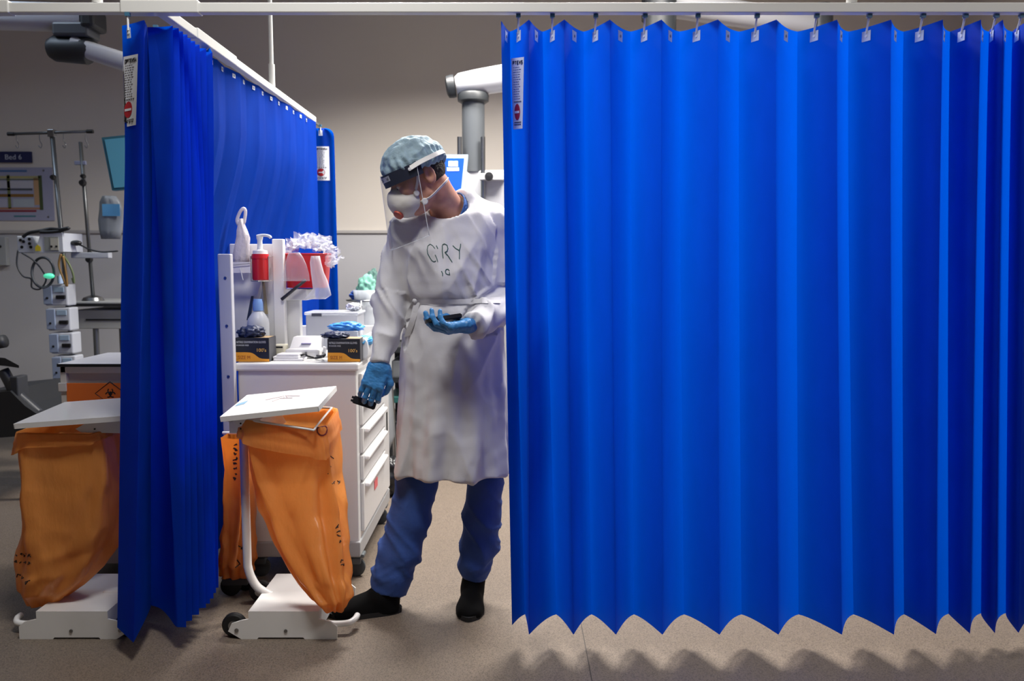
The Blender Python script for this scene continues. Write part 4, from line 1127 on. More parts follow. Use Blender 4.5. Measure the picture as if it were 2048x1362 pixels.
# ---- scrub trousers
def leg_pts(rows): return [(np.array(P((a + b_) / 2, r, y)), (XZ(b_, y, Z(r, y)) - XZ(a, y, Z(r, y))) / 2 * 0.93) for r, a, b_, y in rows]
L1 = leg_pts([(860, 815, 895, 3.03), (965, 788, 880, 3.02), (1040, 772, 862, 3.01), (1100, 755, 845, 3.0), (1150, 742, 826, 2.995), (1184, 738, 816, 2.99)])
L2 = leg_pts([(860, 925, 1005, 3.04), (965, 934, 1010, 3.04), (1030, 922, 1006, 3.05), (1090, 919, 999, 3.06), (1130, 919, 984, 3.06), (1158, 922, 974, 3.06)])
def trousers_sdf(x, y, z):
    d = None
    for L in (L1, L2):
        for (a, ra), (b_, rb) in zip(L, L[1:]):
            c = cone(x, y * 1.0, z, a, b_, ra, rb)
            d = c if d is None else smin(d, c, 0.02)
    d = smin(d, ell(x, y, z, (-0.22, 3.03, 0.80), (0.17, 0.12, 0.14)), 0.05)
    # open cuffs
    for L in (L1, L2):
        (a, ra), (b_, rb) = L[-2], L[-1]; dr = (b_ - a) / np.linalg.norm(b_ - a)
        s = (x - b_[0]) * dr[0] + (y - b_[1]) * dr[1] + (z - b_[2]) * dr[2]
        near = np.sqrt((x - b_[0]) ** 2 + (y - b_[1]) ** 2 + (z - b_[2]) ** 2) < 0.12
        d = np.where(near, np.maximum(d, s), d)
        d = np.maximum(d, -np.where(near, cone(x, y, z, a + (b_ - a) * 0.6, b_ + dr * 0.06, ra - 0.02, rb - 0.006), 1.0))
    return d
def trouser_disp(c, n):
    low = min(1, max(0.3, (0.55 - c.z) / 0.3))
    q = c.z * 0.8 + c.x * 0.9
    f = ridge(noise.noise((q * 13, (c.x - c.z) * 3.0, c.y * 5)))
    g = ridge(noise.noise(((c.x * 0.5 - c.z) * 26, c.x * 5, c.y * 5 + 3))) * min(1, max(0, (0.26 - c.z) / 0.12))
    hem = min(1, max(0, (c.z - 0.10) / 0.05))
    return 0.004 * low * f - 0.004 + hem * (0.006 * g + 0.011 * low * (crease(noise.noise((q * 15 + 5, (c.x - c.z) * 3.2, c.y * 5))) - 0.3))
tme = sdf_mesh('scrub_trousers', trousers_sdf, (-0.60, 2.84, 0.05), (0.08, 3.22, 0.96), 0.0075, trouser_disp, 2)
link_mesh('scrub_trousers', tme, m_scrub, per)

# ---- shoes
def shoe(name, heel, toe, wd, ankle):
    heel, toe = np.array(heel), np.array(toe); L = np.linalg.norm(toe - heel); f = (toe - heel) / L; s = np.array((f[1], -f[0], 0))
    def sd(x, y, z):
        u = (x - heel[0]) * f[0] + (y - heel[1]) * f[1]; v = (x - heel[0]) * s[0] + (y - heel[1]) * s[1]; t = u / L
        half = wd * np.interp(t, [-0.1, 0, 0.15, 0.45, 0.72, 0.92, 1.03], [0.2, 0.30, 0.38, 0.40, 0.50, 0.40, 0.15])
        top = np.interp(t, [-0.05, 0.05, 0.28, 0.45, 0.7, 0.92, 1.03], [0.06, 0.085, 0.10, 0.088, 0.065, 0.045, 0.03])
        k = np.sqrt((v / half) ** 2 + (np.maximum(z - 0.02, 0) / (top - 0.02)) ** 2)
        d = (k - 1) * 0.03
        d = smax(d, np.abs(u - L / 2) - L / 2, 0.03)
        d = smax(d, 0.004 - z, 0.006)
        a = np.array(ankle); d = smin(d, cone(x, y, z, (heel[0] + f[0] * 0.07, heel[1] + f[1] * 0.07, 0.06), a, 0.042, 0.044), 0.02)
        return d
    lo = np.minimum(np.minimum(heel, toe), ankle) - 0.08; hi = np.maximum(np.maximum(heel, toe), ankle) + 0.08
    lo[2] = -0.01
    me = sdf_mesh(name, sd, lo, hi, 0.0055, None, 1)
    so = link_mesh(name, me, m_shoe, per)
    sole = []
    for k in range(28):
        th = 2 * math.pi * k / 28; t = 0.5 + 0.53 * math.cos(th)
        h = wd * np.interp(t, [-0.1, 0, 0.15, 0.45, 0.72, 0.92, 1.03], [0.2, 0.30, 0.38, 0.40, 0.50, 0.42, 0.2]) * 1.04 * (abs(math.sin(th)) ** 0.5) * math.copysign(1, math.sin(th))
        p = heel + f * L * t + s * h; sole.append((p[0], p[1], 0.0))
    MB().prism(sole, (0, 0, 0.018)).build('sole', mat('sole_black', '#151517', 0.7), so)
a1 = L1[-1][0]; a2 = L2[-1][0]
shoe('shoe', (F(803, 1212).x, 2.985, 0), (F(803, 1212).x - 0.245, 2.93, 0), 0.105, a1 + np.array((0.0, 0, -0.0)))
shoe('shoe', (F(948, 1190).x, 3.13, 0), (F(946, 1190).x - 0.005, 2.89, 0), 0.108, a2)

# ---- gloved hands
def rot_to(x, y, z):
    return Matrix((x, y, z)).transposed()
def hand(name, wrist, yd, zd, side, curls, thumb, scale=1.0, spread=0.0, m=None):
    """yd: fingers' direction, zd: back of the hand, side: +1 if the thumb lies on +x (x = yd x zd)"""
    yd = Vector(yd).normalized(); xd = yd.cross(Vector(zd)).normalized(); zd = xd.cross(yd).normalized()
    M = rot_to(xd, yd, zd)
    prim = []
    roots = [(0.030, 0.088), (0.010, 0.095), (-0.011, 0.092), (-0.030, 0.083)]
    lens = [(0.042, 0.026, 0.022), (0.046, 0.029, 0.023), (0.043, 0.027, 0.022), (0.034, 0.021, 0.020)]
    for i in range(4):
        p = Vector((side * roots[i][0], roots[i][1], 0.002)); ang = 0.0; sp_ = side * (1.5 - i) * spread
        rr = [0.0105, 0.0098, 0.0090, 0.0080] if i < 3 else [0.0095, 0.0088, 0.0080, 0.0072]
        for j in range(3):
            ang += curls[i][j]
            d = Vector((math.sin(sp_) * math.cos(ang), math.cos(sp_) * math.cos(ang), -math.sin(ang)))
            q = p + d * lens[i][j]
            prim.append((i, p.copy(), q.copy(), rr[j], rr[j + 1])); p = q
    tp = [Vector(v) for v in thumb]
    for v in tp: v.x *= side
    def sd(x, y, z):
        d = rbox(x, y, z, (0, 0.052, 0), (0.041, 0.046, 0.016), 0.015)
        d = smin(d, cone(x, y, z, (0, -0.012, 0), (0, 0.02, 0), 0.024, 0.026), 0.02)
        d = smin(d, ell(x, y, z, (side * 0.026, 0.030, -0.012), (0.020, 0.032, 0.016)), 0.012)
        fs = []
        for i in range(4):
            f_ = None
            for (k, a, b_, ra, rb) in prim:
                if k != i: continue
                c = cone(x, y, z, a, b_, ra, rb); f_ = c if f_ is None else smin(f_, c, 0.004)
            fs.append(f_)
        t_ = None; tr = [0.0145, 0.0120, 0.0105, 0.0085]
        for j in range(3):
            c = cone(x, y, z, tp[j], tp[j + 1], tr[j], tr[j + 1]); t_ = c if t_ is None else smin(t_, c, 0.004)
        allf = fs[0]
        for f_ in fs[1:]: allf = smin(allf, f_, 0.0015)
        d = smin(d, allf, 0.008)
        d = smin(d, t_, 0.010)
        return d
    pts = [a for _, a, _, _, _ in prim] + [b_ for _, _, b_, _, _ in prim] + tp + [Vector((0.06, 0, 0)), Vector((-0.06, -0.045, 0))]
    lo = [min(p[i] for p in pts) - 0.025 for i in range(3)]; hi = [max(p[i] for p in pts) + 0.025 for i in range(3)]
    me = sdf_mesh(name, sd, lo, hi, 0.0027, lambda c, n: 0.0012 * ridge(noise.noise((c.x * 40, c.y * 90, c.z * 40))) - 0.0004, 1)
    W = Matrix.Translation(Vector(wrist)) @ M.to_4x4() @ Matrix.Scale(scale, 4)
    me.transform(W)
    return link_mesh(name, me, m or m_glove, per), W, prim, tp
# image-left hand: hanging down, thumb side to the right, pinching a dark clip
wr = Vector(WRR) + (Vector(WRR) - Vector(ELR)).normalized() * 0.005
gl1, W1, pr1, tp1 = hand('glove', wr, (-0.30, -0.22, -0.90), (0.10, -0.95, 0.20), -1,
    [(0.5, 0.8, 0.45), (0.45, 0.7, 0.4), (0.35, 0.65, 0.4), (0.3, 0.6, 0.4)],
    [(0.030, 0.025, -0.008), (0.056, 0.060, -0.012), (0.050, 0.092, -0.030), (0.034, 0.110, -0.046)], 1.0, 0.05)
# image-right hand: palm up, thumb over a dark clip
wl = Vector(WRL) + (Vector(WRL) - Vector(ELL)).normalized() * 0.008
gl2, W2, pr2, tp2 = hand('glove', wl, (-0.93, -0.30, -0.12), (-0.05, -0.30, -0.95), -1,
    [(0.35, 0.5, 0.35), (0.45, 0.6, 0.4), (0.55, 0.65, 0.45), (0.6, 0.7, 0.45)],
    [(0.028, 0.022, -0.012), (0.050, 0.050, -0.034), (0.044, 0.078, -0.050), (0.026, 0.104, -0.050)], 1.0, 0.03)
# held things
m_clip = mat('clip_black', '#12141c', 0.4)
def clip_box(name, W, c, hs, label, extra):
    o = MB()
    bm = bmesh.new(); bmesh.ops.create_cube(bm, size=1)
    for v in bm.verts: v.co = Vector((c[0] + v.co.x * 2 * hs[0], c[1] + v.co.y * 2 * hs[1], c[2] + v.co.z * 2 * hs[2]))
    bmesh.ops.bevel(bm, geom=bm.edges[:], offset=0.003, segments=2, affect='EDGES')
    o.bm(bm, W)
    e = empty(name, W @ Vector(c), label, 'clip')
    o.build('body', m_clip, e)
    for k, (cc, hh) in enumerate(extra):
        bm = bmesh.new(); bmesh.ops.create_cube(bm, size=1)
        for v in bm.verts: v.co = Vector((cc[0] + v.co.x * 2 * hh[0], cc[1] + v.co.y * 2 * hh[1], cc[2] + v.co.z * 2 * hh[2]))
        MB().bm(bm, W).build('jaw', m_clip, e)
    return e
clip_box('fastener_clip', W1, (0.012, 0.152, -0.056), (0.042, 0.014, 0.007), 'small black toothed clip pinched in the lowered blue glove', [((0.054, 0.146, -0.056), (0.006, 0.004, 0.008)), ((0.054, 0.158, -0.056), (0.006, 0.004, 0.008))])
clip_box('fastener_clip', W2, (-0.006, 0.095, -0.036), (0.020, 0.058, 0.008), 'black clip lying in the raised blue glove before the gown', [((-0.006, 0.155, -0.036), (0.012, 0.006, 0.005))])
# ------------------------------------------------------------------ things on the cart
def crumple(name, c, r, m, seed, amp=0.3, freq=2.2, sub=4, parent=None, flat=None, smooth=True):
    bm = bmesh.new(); bmesh.ops.create_icosphere(bm, subdivisions=sub, radius=1)
    for v in bm.verts:
        p = v.co.copy()
        k = 1 + amp * (ridge(noise.noise(p * freq + Vector((seed, seed * 2, 0)))) * 0.6 + 0.6 * noise.noise(p * freq * 2.3 + Vector((0, seed, 3))))
        v.co = Vector((p.x * r[0] * k, p.y * r[1] * k, p.z * r[2] * k))
        if flat is not None: v.co.z = max(v.co.z, flat)
    return MB().bm(bm, Matrix.Translation(Vector(c))).build(name, m, parent, smooth=smooth)
def one(o, label, cat, group=None): return tag(o, label, cat, group)
zc = ctop + 0.0005
m_gbox = mat('box_black', '#1a1d27', 0.45)
m_amber = mat('box_amber', '#e39a2b', 0.45)
m_gold = mat('print_gold', '#e8b860', 0.5)
m_wprint = mat('print_white', '#c8ccd4', 0.5)
m_dglove = mat('glove_navy', '#1a2648', 0.5, bump=0.3, bump_scale=60)
m_lglove = mat('glove_light_blue', '#3f8fe0', 0.45, bump=0.3, bump_scale=60)
def glove_box(px0, px1, py0, py1, Y, dep, label):
    z1 = zc + (Z(py0, Y) - Z(py1, Y)); x0, x1 = XZ(px0, Y, zc + .04), XZ(px1, Y, zc + .04)
    e = empty('glove_box', ((x0 + x1) / 2, Y + dep / 2, zc), label, 'box')
    MB().box((x0, Y, zc), (x1, Y + dep, z1), 0.0015).build('carton', m_gbox, e)
    h = z1 - zc; wd = x1 - x0
    sw = [(x0, zc + 0.001)] + [(x0 + wd * t, zc + h * (0.40 - 0.28 * (1 / (1 + math.exp(-(t - 0.62) * 18))))) for t in [i / 14 for i in range(15)]] + [(x1, zc + 0.001)]
    MB().prism([(a, Y - 0.0004, b_) for a, b_ in sw], (0, -0.0006, 0)).build('amber_band', m_amber, e)
    MB().box((x1 - 0.0002, Y + 0.002, zc + 0.002), (x1 + 0.0008, Y + dep - 0.002, z1 - 0.002)).build('side_print', mat('box_side', '#4a4b50', 0.5), e)
    MB().box((x0 + wd * 0.55, Y + 0.01, z1 - 0.0002), (x1 - 0.003, Y + dep - 0.01, z1 + 0.0006)).build('top_print', mat('box_top_tan', '#b59a72', 0.5), e)
    yy = Y - 0.0011
    text('title_print', 'NITRILE EXAMINATION GLOVES', m_wprint, e, (x0 + wd * 0.05, yy, zc + h * 0.78), (1, 0, 0), (0, 0, 1), h * 0.13, width=wd * 0.86)
    text('subtitle_print', 'POWDER FREE', m_wprint, e, (x0 + wd * 0.05, yy, zc + h * 0.66), (1, 0, 0), (0, 0, 1), h * 0.09, width=wd * 0.36)
    text('count_print', '100\'s', m_gold, e, (x0 + wd * 0.62, yy, zc + h * 0.42), (1, 0, 0), (0, 0, 1), h * 0.2, width=wd * 0.27)
    text('size_print', 'SIZE M', mat('print_rust', '#a8571d', 0.5), e, (x0 + wd * 0.08, Y - 0.0016, zc + h * 0.12), (1, 0, 0), (0, 0, 1), h * 0.2, width=wd * 0.36)
    return e, z1
gA, zA = glove_box(470, 538, 674, 722, 3.31, 0.10, 'black and amber glove box with a navy glove bunched on top')
gB, zB = glove_box(655, 720, 676, 722, 3.31, 0.10, 'black and amber glove box at the drawer edge of the cart top')
gn = crumple('nitrile_glove', (XZ(503, 3.35, zA), 3.35, zA + 0.017), (0.044, 0.032, 0.024), m_dglove, 3.3, 0.55, 1.9, flat=-0.0165)
one(gn, 'crumpled navy glove spilling out of the glove box beside the bottle', 'glove')
gn2 = crumple('nitrile_glove', (XZ(672, 3.35, zB), 3.35, zB + 0.010), (0.046, 0.030, 0.014), m_dglove, 8.1, 0.5, 1.9, flat=-0.0095)
one(gn2, 'flat navy glove lying on the glove box at the cart edge', 'glove')
# white bottle with blue cap
yb = 3.48; xb = XZ(518, yb, 0.95); zt_ = Z(598, yb)
hb = zt_ - zc
e = empty('squeeze_bottle', (xb, yb, zc), 'white plastic bottle with pale blue cap behind the glove box', 'bottle')
rb = 0.045
MB().lathe((xb, yb, zc), [(0, 0), (rb - 0.004, 0), (rb, 0.005), (rb, hb * 0.58), (rb * 0.93, hb * 0.66), (rb * 0.62, hb * 0.75), (0.018, hb * 0.79), (0.017, hb * 0.82), (0, hb * 0.82)], 28).build('bottle_body', mat('bottle_white', '#e9edf2', 0.35, translucent=0.2), e, angle=40)
MB().lathe((xb, yb, zc + hb * 0.80), [(0, 0), (0.021, 0), (0.021, hb * 0.14), (0.018, hb * 0.17), (0.017, hb * 0.2), (0, hb * 0.2)], 24).build('cap', mat('cap_blue', '#7fa6e2', 0.4), e, angle=40)
# red pump dispenser held in a wire cradle on the panel
yr = 3.485; x0, x1 = XZ(505, yr, 1.25), XZ(538, yr, 1.25); xm = (x0 + x1) / 2; z0, z1 = Z(560, yr), Z(508, yr)
e = empty('pump_dispenser', (xm, yr, z0), 'red bottle with white pump top hung on the cart panel', 'dispenser')
rr_ = (x1 - x0) / 2; hh = z1 - z0
MB().lathe((xm, yr, z0), [(0, 0), (rr_ * .94, 0), (rr_, 0.006), (rr_, hh * 0.8), (rr_ * 1.06, hh * 0.82), (rr_ * 1.06, hh * 0.88), (rr_ * 0.98, hh), (0, hh)], 24).build('bottle_body', mat('bottle_red', '#c21a22', 0.35, coat=0.3), e, angle=40)
MB().lathe((xm, yr, z1), [(0, 0), (rr_ * .9, 0), (rr_ * .85, 0.014), (0.012, 0.018), (0.010, 0.055), (0.013, 0.066), (0.013, 0.072), (0, 0.072)], 20).build('pump_collar', m_white_pl, e, angle=40)
MB().tube(spline([(xm - 0.012, yr, z1 + 0.074), (xm + 0.02, yr - 0.005, z1 + 0.078), (xm + 0.045, yr - 0.012, z1 + 0.073), (xm + 0.05, yr - 0.014, z1 + 0.066)], 5), 0.006, 10).build('pump_spout', m_white_pl, e, smooth=True)
cr = mat('wire_grey', '#b9b4ae', 0.35, 0.6)
for dx in (-1, 1):
    MB().tube([(xm + dx * (rr_ + 0.003), yr + 0.055, z1 - 0.01), (xm + dx * (rr_ + 0.003), yr - 0.01, z1 - 0.01), (xm + dx * (rr_ + 0.003), yr - 0.01, z0 - 0.003), (xm + dx * (rr_ + 0.003), yr + 0.055, z0 - 0.003)], 0.0022, 6).build('cradle_wire', cr, e)
MB().tube([(xm - rr_ - 0.003, yr - 0.01, z0 - 0.004), (xm, yr - rr_ - 0.004, z0 - 0.004), (xm + rr_ + 0.003, yr - 0.01, z0 - 0.004)], 0.0022, 6).build('cradle_wire', cr, e)
# leaflets hanging under the dispenser, behind the bottle
for i, (p0, p1, col, lab) in enumerate((((516, 600), (526, 560), '#d7d3c2', 'cream leaflet strip hanging under the red dispenser'), ((533, 628), (527, 562), '#9c8f6e', 'tan strap hanging down beside the white bottle'), ((497, 640), (505, 592), '#23304a', 'dark navy strap hanging left of the white bottle'))):
    a, b_ = P(*p0, 3.535), P(*p1, 3.535); s = Vector((0.007, 0, 0))
    o = MB().loft([[a - s + Vector((0, -0.004, 0)), a + s + Vector((0, -0.004, 0)), a + s, a - s], [b_ - s * .7 + Vector((0, -0.004, 0)), b_ + s * .7 + Vector((0, -0.004, 0)), b_ + s * .7, b_ - s * .7]], True).build('hanging_strap', mat('strap_%d' % i, col, 0.6), None)
    one(o, lab, 'strap')
# white carrier bag hooked over the upright
yb = 3.50
out = [(466, 522), (470, 490), (473, 462), (476, 440), (481, 424), (486, 430), (489, 452), (498, 472), (497, 500), (494, 524)]
e = empty('plastic_bag', P(482, 524, yb), 'thin white carrier bag with loop handle hooked beside the dispenser', 'bag')
fr = []
rings = []
for py, a, b_ in ((528, 464, 499), (510, 466, 499), (490, 469, 499), (474, 472, 500), (462, 474, 495), (450, 477, 489), (440, 479, 488)):
    z = Z(py, yb); xa, xb = XZ(a, yb, z), XZ(b_, yb, z); hx = (xb - xa) / 2; cx = (xa + xb) / 2
    rings.append([Vector((cx + hx * math.cos(t) * (1 + 0.30 * noise.noise((math.cos(t) * 3, py * .1, 2))), yb + 0.022 * math.sin(t) * (1 + 0.9 * noise.noise((math.cos(t) * 4, math.sin(t) * 4, py * .08))), z + 0.012 * noise.noise((math.cos(t) * 3, math.sin(t) * 2, py)))) for t in [2 * math.pi * k / 24 for k in range(24)]])
MB().loft(rings, True).build('sack', mat('carrier_white', '#e2dde2', 0.35, translucent=0.35, bump=0.4, bump_scale=60), e, smooth=True)
MB().tube(spline([P(477, 450, yb), P(474, 440, yb), P(480, 424, yb), P(487, 417, yb), P(491, 424, yb), P(488, 446, yb)], 5), [0.007] * 26, 8).build('handle', MATS['carrier_white'], e, smooth=True)
# wire file pocket under the bag
x0, x1 = XZ(464, 3.44, 1.25), XZ(500, 3.44, 1.25)
e = empty('wire_pocket', ((x0 + x1) / 2, 3.47, Z(548, 3.44)), 'clear pocket of papers fixed on the panel under the carrier bag', 'pocket')
MB().box((x0, 3.448, Z(546, 3.44)), (x1, 3.453, Z(524, 3.44)), 0.001).build('front_plate', mat('pocket_clear', '#dedade', 0.3), e)
MB().tube([P(466, 530, 3.44), P(500, 527, 3.44)], 0.0018, 6).build('wire', cr, e)
MB().tube([P(480, 535, 3.44), P(486, 560, 3.44)], 0.002, 6).build('pen', m_white_pl, e)

# red sharps tub on the bracket with clear bags
ys = 3.56; x0, x1 = XZ(562, ys, 1.2), XZ(652, ys, 1.2); z0, z1 = Z(576, ys), Z(508, ys)
e = empty('sharps_tub', ((x0 + x1) / 2, ys + 0.08, z0), 'red plastic tub on the white bracket above the cart', 'container')
rg = []
for u in range(7):
    t = u / 6; z = z0 + (z1 - z0) * t; gx = 0.012 * t
    rg.append([Vector(((x0 + x1) / 2 + math.copysign(abs(math.cos(a)) ** 0.45, math.cos(a)) * ((x1 - x0) / 2 - 0.012 + gx), ys + 0.075 + math.copysign(abs(math.sin(a)) ** 0.45, math.sin(a)) * (0.065 + gx), z)) for a in [2 * math.pi * k / 32 for k in range(32)]])
inn = [[p + (Vector(((x0 + x1) / 2, ys + 0.075, p.z)) - p).normalized() * 0.004 for p in r_] for r_ in rg[::-1]]
MB().loft(rg + inn, True).build('tub', mat('tub_red', '#c4161c', 0.35, coat=0.3), e, angle=40)
MB().tube(rg[-1] + [rg[-1][0]], 0.004, 6).build('tub_lip', MATS['tub_red'], e, smooth=True)
MB().box((XZ(548, ys - .03, 1.2), ys - 0.02, Z(545, ys)), (XZ(556, ys - .03, 1.2), ys - 0.005, Z(502, ys)), 0.002).build('side_bracket', mat('bracket_grey', '#6d7079', 0.4), e)
m_clr = clear_film('clear_poly', '#e8ecf4', 0.16, 0.15)
m_clr2 = clear_film('clear_poly_dense', '#eceef6', 0.34, 0.2)
# heap of clear packaging on the tub
heap = empty('clear_packaging', (XZ(622, ys + .06, 1.3), ys + 0.07, z1), 'heap of crumpled clear plastic packets overflowing the red tub', 'plastic packets')
rnd = random.Random(11)
for i in range(16):
    t = i / 15; px = 582 + 96 * t + rnd.uniform(-4, 4); py = 498 - 16 * math.sin(math.pi * min(1, t * 1.25)) + (26 * (t - 0.72) / 0.28 if t > 0.72 else 0)
    c = P(px, py, ys + rnd.uniform(0.0, 0.12)); M = Matrix.Rotation(rnd.uniform(0, 6), 3, 'Z') @ Matrix.Rotation(rnd.uniform(0.3, 1.5), 3, 'X'); n_ = 9
    sx, sy = rnd.uniform(0.03, 0.048), rnd.uniform(0.03, 0.045); vs = []
    for a in range(n_):
        for b_ in range(n_):
            u, v = a / (n_ - 1) * 2 - 1, b_ / (n_ - 1) * 2 - 1
            q = Vector((u * sx, v * sy, 0.020 * noise.noise((u * 2.2 + i, v * 2.2, i * 3.1)) + 0.010 * ridge(noise.noise((u * 3 + i, v * 3, 7)))))
            vs.append(c + M @ q)
    MB().add(vs, [(a * n_ + b_, a * n_ + b_ + 1, (a + 1) * n_ + b_ + 1, (a + 1) * n_ + b_) for a in range(n_ - 1) for b_ in range(n_ - 1)]).build('packet', m_clr2, heap)
def hang_bag(name, pts, Y, dep, label, seed, m):
    rings = []
    for py, a, b_ in pts:
        z = Z(py, Y); xa, xb = XZ(a, Y, z), XZ(b_, Y, z); hx = (xb - xa) / 2; cx = (xa + xb) / 2
        rings.append([Vector((cx + hx * math.cos(t) * (1 + 0.10 * noise.noise((math.cos(t) * 4, py * .12, seed))), Y + dep * math.sin(t) * (1 + 0.6 * noise.noise((math.cos(t) * 5, math.sin(t) * 5, py * .1 + seed))), z)) for t in [2 * math.pi * k / 28 for k in range(28)]])
    o = MB().loft(rings, True).build(name, m, None, smooth=True)
    return one(o, label, 'bag')
hang_bag('hanging_clear_bag', [(505, 578, 600), (515, 574, 606), (530, 570, 614), (548, 566, 618), (562, 563, 620)], ys - 0.06, 0.014, 'clear plastic bag hanging flat before the left of the red tub', 2.0, m_clr)
hang_bag('hanging_clear_bag', [(512, 622, 640), (525, 620, 642), (545, 622, 648), (562, 624, 655), (578, 626, 660), (590, 616, 662), (598, 608, 652)], ys - 0.065, 0.020, 'crumpled clear plastic bag drooping below the right of the red tub', 5.0, m_clr2)

# white device, pads, papers
def rbx(name, lo, hi, m, bev, label, cat, extra=None):
    e = empty(name, ((lo[0] + hi[0]) / 2, (lo[1] + hi[1]) / 2, lo[2]), label, cat)
    MB().box(lo, hi, bev).build('casing', m, e)
    if extra: extra(e)
    return e
yd = 3.44
x0, x1 = XZ(572, yd, 0.93), XZ(642, yd, 0.93)
def ex(e):
    MB().prism([(x0 + 0.012, yd, zc + 0.03), (x1 - 0.006, yd, zc + 0.03), (x1 - 0.012, yd + 0.05, zc + 0.085), (x0 + 0.02, yd + 0.05, zc + 0.085)], (0, 0.06, 0)).build('hood', m_acc, e)
    MB().box((x0 + 0.06, yd + 0.018, zc + 0.058), (x0 + 0.10, yd + 0.03, zc + 0.061)).build('label_strip', mat('lilac_print', '#8c86b4', 0.5), e)
rbx('label_printer', (x0, yd - 0.02, zc), (x1, yd + 0.11, zc + 0.04), m_acc, 0.008, 'white table top device with sloping hood on the cart', 'device', ex)
yq = 3.34
x0, x1 = XZ(545, yq, 0.88), XZ(604, yq, 0.88)
e = empty('note_pad', ((x0 + x1) / 2, yq + 0.06, zc), 'stack of white pads lying between the two glove boxes', 'paper pad')
for i in range(3):
    ox = (0.004, -0.003, 0.006)[i]
    MB().box((x0 + ox + i * 0.004, yq + i * 0.006, zc + i * 0.009), (x1 + ox - i * 0.012, yq + 0.13, zc + 0.0085 + i * 0.009), 0.0015).build('pad', mat('paper_white', '#dfdee2', 0.6), e)
e = empty('document_tray', (XZ(560, 3.46, .9), 3.46, zc), 'small cream carton standing behind the note pads', 'box')
MB().box((XZ(548, 3.45, .9), 3.43, zc), (XZ(571, 3.45, .9), 3.50, zc + 0.055), 0.003).build('carton', mat('carton_cream', '#e6e2cc', 0.5), e)
MB().box((XZ(549, 3.43, .9), 3.4285, zc + 0.044), (XZ(566, 3.43, .9), 3.43, zc + 0.05)).build('print_strip', m_ink, e)
# tangle of black tubing
tp = []
rnd = random.Random(5)
path = [(588, 706), (600, 711), (612, 705), (606, 698), (596, 696), (604, 703), (622, 709), (640, 712), (650, 709), (634, 700), (620, 698), (612, 709), (630, 716), (648, 713)]
pts = []
for i, (px, py) in enumerate(path):
    p = F(px, py, zc + 0.008 + 0.008 * (i % 3)); pts.append(p)
o = MB().tube(spline(pts, 6), 0.0042, 8).build('tubing', mat('tube_black', '#17181b', 0.4), None, smooth=True)
one(o, 'tangled black tubing lying between pads and glove box', 'tubing')
e = empty('safety_glasses', F(606, 704, zc), 'clear framed goggles lying among the tubing', 'glasses')
for px, py in ((598, 702), (611, 700)):
    c = F(px, py, zc + 0.022)
    MB().tube([c + Vector((0.020 * math.cos(t), 0.004 * math.sin(t), 0.016 * math.sin(t))) for t in [2 * math.pi * k / 16 for k in range(17)]], 0.0022, 6).build('lens_rim', mat('frame_grey', '#5b5e66', 0.3), e, smooth=True)
MB().tube([F(592, 702, zc + 0.022), F(590, 699, zc + 0.02), F(596, 696, zc + 0.012)], 0.002, 6).build('temple_arm', MATS['frame_grey'], e)
# clear lidded box at the back and light blue gloves
y0 = 3.80
x0, x1 = XZ(612, y0, 0.95), XZ(716, y0, 0.95); zt2 = Z(624, y0)
e = empty('storage_box', ((x0 + x1) / 2, y0 + 0.1, zc), 'clear lidded storage box at the back of the cart top', 'box')
MB().box((x0, y0, zc), (x1, y0 + 0.17, zt2 - 0.014), 0.006).build('tub', mat('box_translucent', '#cfd2d8', 0.25, translucent=0.3), e)
MB().box((x0 - 0.006, y0 - 0.006, zt2 - 0.014), (x1 + 0.006, y0 + 0.176, zt2), 0.005).build('lid', clear_film('lid_film', '#dfe4ee', 0.5, 0.1), e)
MB().box((x0 + 0.03, y0 - 0.008, zt2 - 0.02), (x0 + 0.075, y0 - 0.001, zt2 - 0.006)).build('clasp', mat('clasp_dark', '#4e5260', 0.4), e)
cp_ = crumple('foil_pack', P(708, 628, y0 + 0.06) , (0.03, 0.03, 0.016), mat('foil', '#dfe3ea', 0.25, 0.5), 4.4, 0.5, 2.2); cp_.location.z = zt2 + 0.0
one(cp_, 'crumpled silvery foil pack on the clear storage box', 'packet')
y1 = 3.50
x0, x1 = XZ(664, y1, 0.92), XZ(716, y1, 0.92)
e = empty('tissue_box', ((x0 + x1) / 2, y1 + 0.05, zc), 'small grey carton with orange dot behind the right glove box', 'box')
zt3 = Z(662, y1)
MB().box((x0, y1, zc), (x1, y1 + 0.12, zt3), 0.003).build('carton', mat('carton_grey', '#c9ccd2', 0.5), e)
MB().box((x0, y1 - 0.0008, zc + 0.002), (x0 + 0.05, y1 + 0.0005, zt3 - 0.002)).build('blue_face', mat('carton_blue', '#4aa0dd', 0.5), e)
MB().cyl((x0 + 0.022, y1 - 0.0018, zt3 - 0.03), (x0 + 0.022, y1 - 0.0006, zt3 - 0.03), 0.013, n=16).build('dot_print', mat('dot_tan', '#b9846c', 0.5), e)
g3 = crumple('nitrile_glove', ((x0 + x1) / 2, y1 + 0.04, zt3 + 0.014), (0.060, 0.035, 0.018), m_lglove, 6.2, 0.6, 1.7, flat=-0.0135)
one(g3, 'bright blue glove draped over the small carton on the cart', 'glove')
e = empty('wipes_pack', (XZ(732, 3.40, .9), 3.42, zc), 'white and sky blue soft pack at the right edge of the cart top', 'packet')
x0, x1 = XZ(716, 3.40, .9), XZ(736, 3.40, .9)
bm = bmesh.new(); bmesh.ops.create_cube(bm, size=1); bmesh.ops.subdivide_edges(bm, edges=bm.edges[:], cuts=5, use_grid_fill=True)
